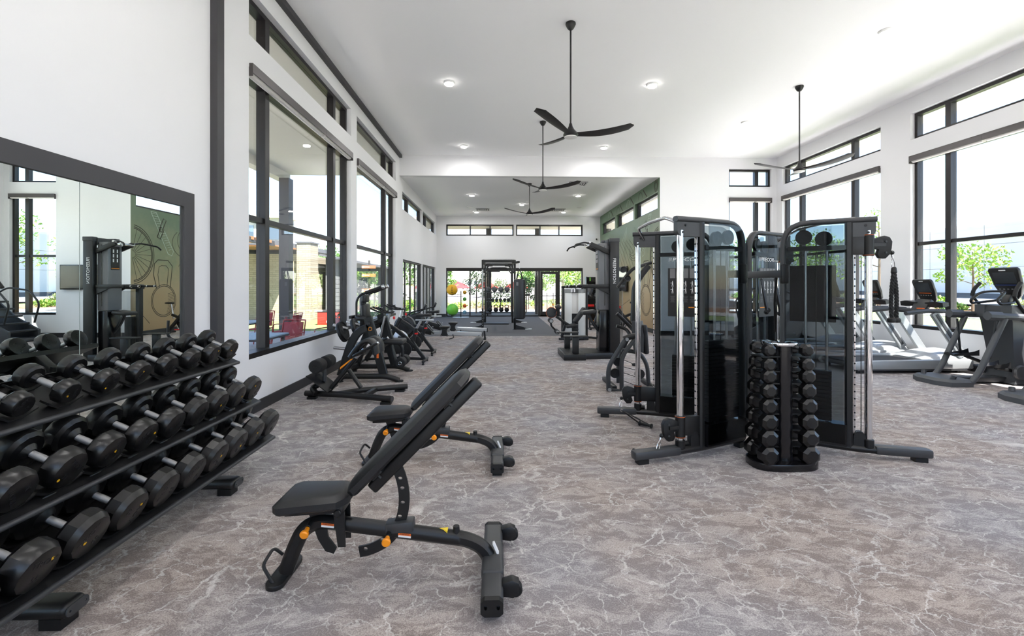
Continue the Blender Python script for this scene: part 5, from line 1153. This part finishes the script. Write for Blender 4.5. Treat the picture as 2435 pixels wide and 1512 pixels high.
    G().tube([(1.36, -.1, 1.34), (1.2, -.22, 1.3), (.98, -.22, 1.28), (.95, -.2, 1.34), (1.1, -.18, 1.46), (1.18, -.1, 1.48), (1.18, .1, 1.48), (1.1, .18, 1.46), (.95, .2, 1.34), (.98, .22, 1.28), (1.2, .22, 1.3), (1.36, .1, 1.34)], .02, 10, .05).obj('fixed_handlebar', 'frame_black', t)
    G().bar((1.3, 0, 1.24), (1.38, 0, 1.42), .12, .08, .02).obj('console_neck', 'frame_black', t); G().box((1.55, 0, .03), (.12, .6, .06), None, .015).obj('front_foot', 'treaddark', t)
    return t
mat('frame_grey2', (68, 70, 73), .5, bump=(300, .1)); mat('navy', (30, 46, 92), .4)
e0 = elliptical((6.92, 7.15, 0), 'dark grey elliptical trainer standing next to the treadmill row')
copy_tree(e0, (6.95, 5.87, 0), label='dark grey elliptical trainer standing beyond the other elliptical, away from the treadmills')
# ================================================================ mural wall
m = bpy.data.materials.new('mural_print'); m.use_nodes = True; MAT['mural_print'] = m
nt = m.node_tree; b = nt.nodes['Principled BSDF']; b.inputs['Roughness'].default_value = .42
tc = nt.nodes.new('ShaderNodeTexCoord'); sp = nt.nodes.new('ShaderNodeSeparateXYZ'); nt.links.new(tc.outputs['Object'], sp.inputs[0])
n1 = nt.nodes.new('ShaderNodeTexNoise'); n1.inputs['Scale'].default_value = 1.1; n1.inputs['Detail'].default_value = 8; n1.inputs['Roughness'].default_value = .65; nt.links.new(tc.outputs['Object'], n1.inputs['Vector'])
ad = nt.nodes.new('ShaderNodeMath'); ad.operation = 'MULTIPLY_ADD'; ad.inputs[1].default_value = .2; nt.links.new(sp.outputs['Z'], ad.inputs[0])
m2 = nt.nodes.new('ShaderNodeMath'); m2.operation = 'MULTIPLY_ADD'; m2.inputs[1].default_value = .55; m2.inputs[2].default_value = -.27; nt.links.new(n1.outputs['Fac'], m2.inputs[0]); nt.links.new(m2.outputs[0], ad.inputs[2])
rp = nt.nodes.new('ShaderNodeValToRGB'); cr = rp.color_ramp; cr.elements[0].position = .05; cr.elements[0].color = (*lin((170, 143, 106)), 1); cr.elements[1].position = 1; cr.elements[1].color = (*lin((86, 114, 86)), 1)
for p_, c_ in ((.32, (164, 146, 114)), (.52, (130, 136, 108)), (.72, (100, 118, 94))): e_ = cr.elements.new(p_); e_.color = (*lin(c_), 1)
nt.links.new(ad.outputs[0], rp.inputs[0]); nt.links.new(rp.outputs[0], b.inputs['Base Color'])
mw = wall('wall_mural', 'X', XM, XM + TH, YB + .012, YC + TH, 0, ZR, [(*u, RC0, RC1) for u in MW], 'mural_print')
mat('ink_dark', (62, 58, 48), .7); mat('ink_pale', (176, 190, 176), .7)
def line(pts, w=.022, m='ink_dark', closed=False):
    pts = [V((XM - .0015, y, z)) for y, z in pts]
    if closed: pts.append(pts[0])
    G().sweep(pts, [(.001, w / 2), (-.001, w / 2), (-.001, -w / 2), (.001, -w / 2)], XA).obj('drawn_line', m, mw, 0)
circ = lambda cy, cz, ry, rz, a0=0, a1=2 * math.pi, n=28: [(cy + ry * math.cos(a0 + (a1 - a0) * k / n), cz + rz * math.sin(a0 + (a1 - a0) * k / n)) for k in range(n + 1)]
wy, wz = 13.98, 2.5
for r in (.9, .84, .8): line([p for p in circ(wy, wz, r, r, -1.45, 1.45)], .025)
for k in range(11): a = -1.3 + k * .26; line([(wy + .15 * math.cos(a), wz + .1 * math.sin(a)), (wy + .8 * math.cos(a), wz + .8 * math.sin(a))], .012)
for q in (0, .05): line(circ(15.32, 1.05, .55 - q, .53 - q), .02)
line([(15.0, 1.45), (14.86, 1.9), (14.9, 2.25), (15.05, 2.38), (15.5, 2.38), (15.7, 2.2), (15.66, 1.9), (15.6, 1.47)], .03); line([(15.12, 1.5), (15.05, 1.9), (15.1, 2.15), (15.2, 2.2), (15.42, 2.2), (15.52, 2.1), (15.5, 1.9), (15.45, 1.5)], .02)
for k in range(14): z = .62 + k * .05; h = math.sqrt(max(0, .28 - (z - 1.05) ** 2)); line([(15.32 + h * .35, z), (15.32 + h * .9, z + .05)], .01)
line([(14.75, 3.9), (14.98, 3.9), (15.75, 2.7), (15.68, 2.55), (15.5, 2.6)], .02, 'ink_pale', True)
for k in range(16): u = k / 16; line([(14.8 + .78 * u, 3.85 - 1.2 * u), (15.0 + .72 * u, 3.85 - 1.15 * u)], .01, 'ink_pale')
line([(15.1, 3.35), (15.3, 3.75), (15.42, 3.7), (15.22, 3.3)], .03, closed=True); line([(15.02, 3.12), (15.18, 3.45), (15.32, 3.38), (15.16, 3.06)], .035, closed=True)
for k in range(4): line(circ(16.6 + k * .1, 3.0 + .1 * k, .9 - .15 * k, .55, 2.4, 5.6), .018)
for k in range(7): line([(16.0 + k * .35, 2.2), (16.5 + k * .4, 2.9), (17.3 + k * .35, 3.3)], .014)
for k in range(3): line([(17.6, 3.8 - k * .08), (18.4, 3.2 - k * .3), (18.9, 2.2 - k * .3)], .016, 'ink_pale'); line(circ(14.3, 4.72, .09 + .04 * k, .11 + .04 * k), .02)
for k in range(4): line([(15.2 + 1.5 * k, 4.55), (15.6 + 1.5 * k, 4.85)], .05); line(circ(15.9 + 1.5 * k, 4.6, .22, .22, 0, math.pi), .02, 'ink_pale' if k % 2 else 'ink_dark')
line([(14.2, .25), (14.45, .6), (14.7, .35)], .02); line([(16.4, .4), (17.2, 1.0), (18.4, .7)], .018)
# ================================================================ outdoors
mat('lawn', (104, 126, 66), .9, vary=(3, (122, 142, 84)), bump=(60, .6)); mat('concrete', (172, 170, 166), .85, vary=(6, (162, 160, 156))); mat('gravel', (110, 103, 95), .95, vary=(30, (82, 77, 71)), bump=(40, 1))
mat('soil', (142, 110, 84), .95, vary=(8, (122, 92, 68))); mat('asphalt', (120, 120, 122), .9); mat('soffit', (206, 202, 186), .8); mat('post_dark', (54, 50, 50), .5)
mat('stucco', (160, 160, 158), .85); mat('panel_wall', (214, 214, 210), .8, vary=(.2, (204, 205, 203))); mat('panel_pale', (228, 228, 226), .8); mat('siding', (104, 107, 108), .7); mat('roof_grey', (84, 86, 90), .7)
mat('bark', (112, 96, 78), .9, bump=(30, .6)); mat('red_cloth', (170, 40, 42), .8); mat('chair_red', (140, 34, 38), .5); mat('table_blue', (150, 176, 196), .4); mat('sign_brown', (168, 106, 62), .6); mat('wood', (150, 104, 66), .6)
mat('crate_red', (206, 48, 34), .5); mat('win_dark', (70, 84, 98), .15)
for nm, c in (('leaf_bright', (110, 142, 46)), ('leaf_mid', (74, 108, 42)), ('leaf_dark', (52, 84, 38)), ('leaf_sage', (118, 132, 80))):
    mm = mat(nm, c, .6, vary=(5, tuple(min(255, int(x * 1.25)) for x in c))); bb = mm.node_tree.nodes['Principled BSDF']
    bb.inputs['Subsurface Weight'].default_value = 0
GZ = -.16
mat('dry_ground', (150, 145, 140), .95, vary=(2, (140, 135, 129))); mat('apron', (240, 238, 234), .8)  # apron: near-white so the added paving reflects more sun indoors
struct('path_bounce_added', G().span((XR + TH, -30, GZ), (13.5, 40, GZ + .08)).span((-12, -16, GZ), (XR + TH, YN - TH, GZ + .08)), 'apron')  # unseen pale paving, added to bounce sunlight onto the ceiling
struct('ground', G().span((-130, -60, GZ - .3), (160, 190, GZ)), 'dry_ground')
struct('lawn_1', G().span((13.5, -40, GZ), (23.5, 110, GZ + .03)), 'lawn'); struct('lawn_2', G().span((-60, 16.2, GZ), (-4.6, 25, GZ + .03)), 'lawn'); struct('lawn_3', G().span((-60, 37, GZ), (40, 49, GZ + .03)), 'lawn')
struct('path_patio', G().span((-10.5, -5, GZ), (XL - TH, 16.2, GZ + .1)), 'concrete'); struct('ground_gravel', G().span((-8, YC + TH, GZ), (9, 27.4, GZ + .08)), 'gravel'); struct('path_rear', G().span((-60, 28.2, GZ), (40, 30.2, GZ + .05)), 'concrete')
struct('ground_soil', G().span((-60, 30.2, GZ), (40, 37, GZ + .03)), 'soil'); struct('sidewalk', G().span((23.5, -40, GZ), (26.5, 110, GZ + .06)), 'concrete'); struct('ground_bed', G().span((26.5, -40, GZ), (32, 110, GZ + .05)), 'soil'); struct('road', G().span((36, -40, GZ), (56, 120, GZ + .03)), 'asphalt')
struct('roof_patio', G().span((-7.3, -5, 5.12), (XL - TH, 14.9, 5.42)), 'soffit'); struct('roof_eave', G().span((XR + TH, -5, 5.34), (9.9, YB + .5, 5.5)), 'soffit'); struct('roof_porch', G().span((-4.2, YC + TH, 4.66), (6.5, 25.6, 4.9)), 'soffit'); struct('roof_mural_eave', G().span((XM + TH, YB + TH, 4.68), (5.75, 22.4, 4.9)), 'soffit')
struct('roof_beam', G().span((-7.0, -5, 4.86), (-6.7, 14.8, 5.12)), 'soffit')
for i, (x, y, z) in enumerate(((-6.6, 14.3, 4.86), (-6.6, 4.2, 4.86), (-.55, 25.2, 4.66), (2.16, 25.2, 4.66), (-4.0, 25.2, 4.66), (6.1, 25.2, 4.66))): struct('column_%d' % (i + 1), G().span((x - .15, y - .15, GZ), (x + .15, y + .15, z)), 'post_dark')
rnd = random.Random(11)
def leaves(g, c, rx, ry, rz, n, s, hollow=.5):
    bm = g.bm
    for _ in range(n):
        while True:
            p = V((rnd.uniform(-1, 1), rnd.uniform(-1, 1), rnd.uniform(-1, 1)))
            if hollow < p.length <= 1: break
        p = V(c) + V((p.x * rx, p.y * ry, p.z * rz)); a = V((rnd.gauss(0, 1), rnd.gauss(0, 1), rnd.gauss(0, 1))).normalized(); d = a.orthogonal().normalized(); k = s * rnd.uniform(.6, 1.3)
        vs = [bm.verts.new(p + d * k), bm.verts.new(p + a.cross(d) * k * .5 + a * k * .12), bm.verts.new(p - d * k), bm.verts.new(p - a.cross(d) * k * .5 + a * k * .12)]; bm.faces.new(vs)
def tree(x, y, h, r, leaf, label, n=900, s=.12, group='trees outdoors', cat='tree', z0=GZ):
    t = thing('leafy_tree', label, cat, (x, y, z0), group=group); g = G(); g.tube([(0, 0, 0), (.03 * h / 4, 0, h * .5), (0, .02, h * .86)], .018 * h, 7, 0, False, lambda u: 1 - .7 * u)
    g.obj('trunk', 'bark', t); g = G()
    for k in range(7):
        a = k * 2.4; z = h * (.34 + .07 * k); e = V((r * .8 * math.cos(a), r * .8 * math.sin(a), z + r * .35)); G().tube([(0, 0, z), e], .006 * h, 5, 0, False, lambda u: 1 - .6 * u).obj('branch', 'bark', t); leaves(g, e, r * .55, r * .55, r * .42, n // 9, s, 0)
    leaves(g, (0, 0, h * .8), r * .8, r * .8, h * .22, n // 4, s, 0); g.obj('crown', leaf, t, 0)
def bush(x, y, h, r, leaf, label, n=350, s=.09, group='shrubs outdoors'):
    t = thing('leafy_shrub', label, 'shrub', (x, y, GZ), group=group); g = G()
    for k in range(5): a = k * 1.257; G().tube([(0, 0, 0), (r * .5 * math.cos(a), r * .5 * math.sin(a), h * .6)], .012, 5).obj('stem', 'bark', t)
    leaves(g, (0, 0, h * .55), r, r, h * .5, n, s, .1); g.obj('foliage', leaf, t, 0)
# right side: shrub bed, trees and the long pale warehouse
for i, y in enumerate([6 + 2.1 * k for k in range(26)]): bush(27.8 + 1.6 * (i % 2), y + rnd.uniform(-.5, .5), rnd.uniform(.6, 1.0), rnd.uniform(.6, .9), ('leaf_sage', 'leaf_mid', 'leaf_bright')[i % 3], 'low shrub in the planted bed along the sidewalk', 260, .12, 'shrubs in the sidewalk bed')
for x, y, h, r, l in ((28.6, 26.6, 4.3, 1.35, 'young bright-green tree standing before the ellipticals window'), (27.5, 21.0, 4.4, 1.2, 'young bright-green tree partly behind the elliptical console'), (27.0, 31.5, 7.2, 1.5, 'tall slim green tree seen through the far tall window'), (26.0, 36.0, 6.2, 1.5, 'slim green tree seen between the cable columns'), (28, 41, 6.0, 1.6, 'slim green tree seen through the corner window'), (24.5, 45.0, 6.4, 1.6, 'slim green tree furthest along the sidewalk'), (28.5, 14.5, 5.0, 1.8, 'bright green tree further along the sidewalk toward the street')): tree(x, y, h, r, 'leaf_bright', l, 900, .12)
t = thing('warehouse_building', 'long pale grey warehouse with panel walls across the street', 'building', (66, 60, GZ), world=True)
G().span((60.3, 5, GZ), (75, 125, 9.0)).obj('wall', 'panel_wall', t, 0); G().span((60.0, 5, 8.85), (75.2, 125, 9.15)).obj('parapet', 'panel_pale', t, 0)
for k in range(17):
    y = 5.05 + 7.06 * k
    for z0, z1 in ((GZ + .6, 3.6), (3.64, 6.4), (6.44, 8.85)): G().span((60.0, y, z0), (60.3, y + 7.0, z1)).obj('wall_panel', 'panel_pale' if k % 4 == 1 else 'panel_wall', t, 0)
    if k % 4 == 3: G().span((59.9, y + 3, 3.8), (60.0, y + 4.2, 6.2)).obj('window_strip', 'win_dark', t, 0)
G().span((59.95, 5, GZ), (60.3, 125, GZ + .6)).obj('plinth', 'roof_grey', t, 0)
# left side: brick pavilion, siding shed, apartment block
m = bpy.data.materials.new('cream_brick'); m.use_nodes = True; MAT['cream_brick'] = m; nt = m.node_tree; b = nt.nodes['Principled BSDF']; b.inputs['Roughness'].default_value = .85
bt = nt.nodes.new('ShaderNodeTexBrick'); tc = nt.nodes.new('ShaderNodeTexCoord'); mp = nt.nodes.new('ShaderNodeMapping'); mp.inputs['Rotation'].default_value = (math.pi / 2, 0, 0); nt.links.new(tc.outputs['Object'], mp.inputs[0]); nt.links.new(mp.outputs[0], bt.inputs[0])
for k_, c_ in (('Color1', (158, 150, 132)), ('Color2', (142, 133, 114)), ('Mortar', (108, 101, 88))): bt.inputs[k_].default_value = (*lin(c_), 1)
bt.inputs['Scale'].default_value = 1; bt.inputs['Brick Width'].default_value = .3; bt.inputs['Row Height'].default_value = .1; bt.inputs['Mortar Size'].default_value = .008; nt.links.new(bt.outputs[0], b.inputs['Base Color'])
t = thing('brick_pavilion', 'cream brick pavilion with wooden slat canopy across the patio lawn', 'building', (-11.5, 22, GZ), world=True)
G().span((-16, 21.6, GZ), (-9.35, 26, 3.0)).obj('wall', 'cream_brick', t, 0); G().span((-9.35, 21.3, GZ), (-8.72, 22.2, 3.5)).obj('pier', 'cream_brick', t, 0); G().span((-9.4, 21.25, 3.5), (-8.67, 22.25, 3.56)).obj('pier_cap', 'roof_grey', t, 0)
G().span((-16, 19.4, 3.25), (-9.4, 26, 3.45)).obj('canopy_roof', 'roof_grey', t, 0); G().span((-16, 19.42, 3.19), (-9.4, 21.6, 3.25)).obj('canopy_soffit', 'wood', t, 0)
for k in range(7): G().span((-16, 16.9 + k * .34, 3.3), (-9.4, 17.06 + k * .34, 3.42)).obj('canopy_slat', 'wood', t, 0)
for x in (-15.8, -9.55): G().span((x, 16.8, 3.2), (x + .12, 19.5, 3.4)).obj('canopy_beam', 'post_dark', t, 0)
t = thing('siding_shed', 'grey siding shed with sloped roof and double door beside the brick pavilion', 'building', (-7.3, 25, GZ), world=True)
g = G().prism([(-9.0, GZ), (-5.6, GZ), (-5.6, 2.35), (-9.0, 3.0)], (0, 25.2, 0), XA, ZA, 2.6).obj('body', 'siding', t, 0)
for k in range(11): G().span((-8.7, 23.87, GZ + .22 * k), (-8.15, 23.9, GZ + .22 * k + .2)).obj('siding_board', 'siding', t, 0)
G().span((-8.1, 23.86, GZ), (-6.9, 23.9, 2.0)).obj('door', 'roof_grey', t, 0); G().span((-7.51, 23.85, GZ), (-7.49, 23.87, 2.0)).obj('door_gap', 'post_dark', t, 0); G().bar((-9.15, 25.0, 3.09), (-5.4, 25.0, 2.37), 3.1, .1).obj('roof', 'roof_grey', t, 0)
t = thing('apartment_block', 'white apartment block with rows of windows far behind the brick pavilion', 'building', (-34, 58, GZ), world=True)
G().span((-52, 52, GZ), (-24, 54, 9.0)).obj('wall', 'stucco', t, 0); G().span((-53, 51.4, 9.0), (-23.6, 54.4, 9.3)).obj('roof', 'soffit', t, 0)
for r in range(3):
    for k in range(9): G().span((-51 + k * 3.1, 51.95, 1 + r * 2.8), (-49.3 + k * 3.1, 52, 2.6 + r * 2.8)).obj('window', 'win_dark', t, 0)
t = thing('red_planter_crate', 'red crate marked 03 with dark lid on the patio lawn', 'crate', (-7.2, 19.5, GZ), world=True)
G().box((-7.05, 19.7, GZ + .28), (1.15, .75, .56), None, .01).obj('body', 'crate_red', t); G().box((-7.05, 19.7, GZ + .6), (1.17, .77, .08), None, .01).obj('lid', 'post_dark', t)
G().text('03', .2, (-7.15, 19.318, GZ + .16), XA, ZA, .003).obj('lettering', 'white_ink', t, 0)
# patio tables and chairs
def ptable(loc, label):
    t = thing('patio_table', label, 'table', loc, group='patio tables')
    for k in range(9): G().box((-.44 + k * .11, 0, .72), (.098, 1.0, .025)).obj('table_slat', 'table_blue', t, 0)
    G().box((0, 0, .695), (1.0, 1.02, .03)).obj('apron', 'post_dark', t, 0)
    for x in (-.42, .42):
        for y in (-.42, .42): G().box((x, y, .34), (.05, .05, .68)).obj('leg', 'post_dark', t, 0)
def pchair(loc, rz, label):
    t = thing('patio_chair', label, 'chair', loc, rz, group='red patio chairs')
    G().box((0, 0, .44), (.46, .46, .03), None, .008).obj('seat', 'chair_red', t); R = Matrix.Rotation(.22, 3, 'Y')
    G().box((-.27, 0, .68), (.02, .40, .38), Matrix.Rotation(-.22, 3, 'Y'), .006).obj('backrest', 'chair_red', t)
    for s_ in (-1, 1):
        G().tube([(-.1, .23 * s_, 0), (-.2, .23 * s_, .42), (-.33, .23 * s_, .9)], .014, 7).obj('back_frame', 'chair_red', t); G().tube([(.26, .23 * s_, 0), (.2, .23 * s_, .44)], .014, 7).obj('leg', 'chair_red', t); G().tube([(.2, .24 * s_, .44), (.18, .25 * s_, .64), (-.24, .25 * s_, .66)], .013, 7, .05).obj('armrest', 'chair_red', t)
    G().tube([(-.33, -.23, .9), (-.34, 0, .91), (-.33, .23, .9)], .014, 7).obj('top_rail', 'chair_red', t); return t
PZ_ = GZ + .1
ptable((-4.5, 8.3, PZ_), 'light blue slatted patio table just outside the big window'); ptable((-6.4, 11.4, PZ_), 'blue slatted patio table out beside the dark patio column')
for (x, y, a), l in zip(((-4.3, 9.35, -1.6), (-3.85, 10.4, -2.2), (-5.5, 8.2, 0), (-4.4, 7.2, 1.6), (-5.5, 11.9, 3.1), (-6.5, 12.6, -1.5)), ('red patio chair pushed to the slatted table on the column side', 'red patio chair standing alone by the window pier', 'red patio chair behind the slatted table', 'red patio chair at the dumbbell-rack end of the slatted table', 'red patio chair at the second patio table facing away', 'red patio chair on the lawn side of the second patio table')): pchair((x, y, PZ_), a, l)
t = thing('wayfinding_sign', 'brown wayfinding signpost with three stacked boards outside', 'sign', (-6.3, 22.3, GZ), world=True)
G().cyl((-6.3, 22.3, GZ), (-6.3, 22.3, 2.75), .05, 10).obj('post', 'post_dark', t)
for z in (2.42, 2.02, 1.3):
    b_ = G().box((-6.3, 22.22, z), (.66, .04, .15)).obj('sign_board', 'sign_brown', t, 0); G().box((-6.42, 22.198, z), (.3, .004, .03)).obj('sign_mark', 'white_ink', b_, 0); G().cyl((-6.57, 22.2, z), (-6.57, 22.196, z), .045, 14).obj('sign_icon', 'white_ink', b_)
for k in range(14): bush(-9.5 + .95 * (k % 7) + rnd.uniform(-.05, .05), 27.2 + (k // 7) * 1.5, rnd.uniform(.7, 1.3), rnd.uniform(.4, .5), ('leaf_mid', 'leaf_sage', 'leaf_bright')[k % 3], 'low shrub growing behind the wayfinding sign', 240, .1, 'shrubs behind the signpost')
for k in range(6): bush(-4.6 - .8 * (k % 2), 15.5 + 1.15 * k, rnd.uniform(.5, .9), rnd.uniform(.45, .7), 'leaf_dark' if k % 2 else 'leaf_mid', 'small shrub growing outside the folding doors', 240, .07, 'shrubs outside the folding doors')
for x, y, h in ((-12.5, 34, 4.5), (-8.3, 39, 4.8), (-4.5, 34.5, 4.0), (-16.5, 42, 5.2)): tree(x, y, h, h * .26, 'leaf_mid', 'green tree standing behind the signpost shrubs', 1100, .14, 'trees behind the signpost')
# behind the storefront
for x, y, h, r, lf, l in ((-1.3, 26.2, 2.7, .6, 'leaf_mid', 'slim young birch right behind the ball stand'), (.1, 27.2, 2.1, .6, 'leaf_mid', 'leafy shrub tree behind the rig shelves'), (1.6, 26.4, 2.3, .5, 'leaf_dark', 'slim dark shrub tree beside the storefront door')): tree(x, y, h, r, lf, l, 1100, .055)
for k in range(9): tree(3.2 + 2.6 * (k % 5) + rnd.uniform(-.3, .3), 39.5 + (k // 5) * 6.5 + (k % 2) * 2.9, rnd.uniform(3.4, 4.8), rnd.uniform(1.1, 1.4), ('leaf_mid', 'leaf_bright', 'leaf_sage')[k % 3], 'green tree in the row beyond the rear fence', 700, .16, 'trees beyond the rear fence')
for k in range(12): bush(-7 + 1.4 * k, 32.0 + (k % 3) * .8, rnd.uniform(.4, .8), rnd.uniform(.5, .8), ('leaf_sage', 'leaf_bright')[k % 2], 'low tufted shrub along the rear path', 200, .08, 'shrubs along the rear path')
t = thing('rear_fence', 'low black metal fence beyond the rear path', 'fence', (3, 31, GZ), world=True)
for k in range(22): G().box((1.2 + .42 * k, 31.0, .42), (.05, .05, 1.15)).obj('post', 'post_dark', t, 0)
G().box((5.6, 31.0, .8), (9.0, .03, .03)).obj('rail', 'post_dark', t, 0)
for k, x in enumerate((-9.5, -5.6, -1.6, 2.4)):
    y = 60 + 2 * (k % 2); t = thing('patio_umbrella', 'open red patio umbrella far beyond the storefront glass', 'umbrella', (x, y, GZ), group='red umbrellas outdoors')
    G().lathe([(1.7, 1.2), (1.2, 1.6), (.5, 1.95), (.03, 2.1), (.0, 2.12), (0, 2.05), (1.68, 1.17)], (0, 0, 0), n=8).obj('canopy', 'red_cloth', t, 0); G().cyl((0, 0, 0), (0, 0, 2.08), .03, 8).obj('pole', 'post_dark', t)
t = thing('distant_offices', 'pale office blocks on the horizon behind the red umbrellas', 'building', (-16, 150, GZ), world=True)
for x, w_, h in ((-22, 5, 3.2), (-16, 4, 4.2), (-11, 6, 2.9), (20, 9, 4.6)): G().span((x, 150, GZ), (x + w_, 156, h)).obj('block', 'stucco', t, 0)
for x in (-21.5, -20, -15.4, -14, -10, -8): G().span((x, 149.9, 1.6), (x + .9, 150, 2.4)).obj('window', 'win_dark', t, 0)
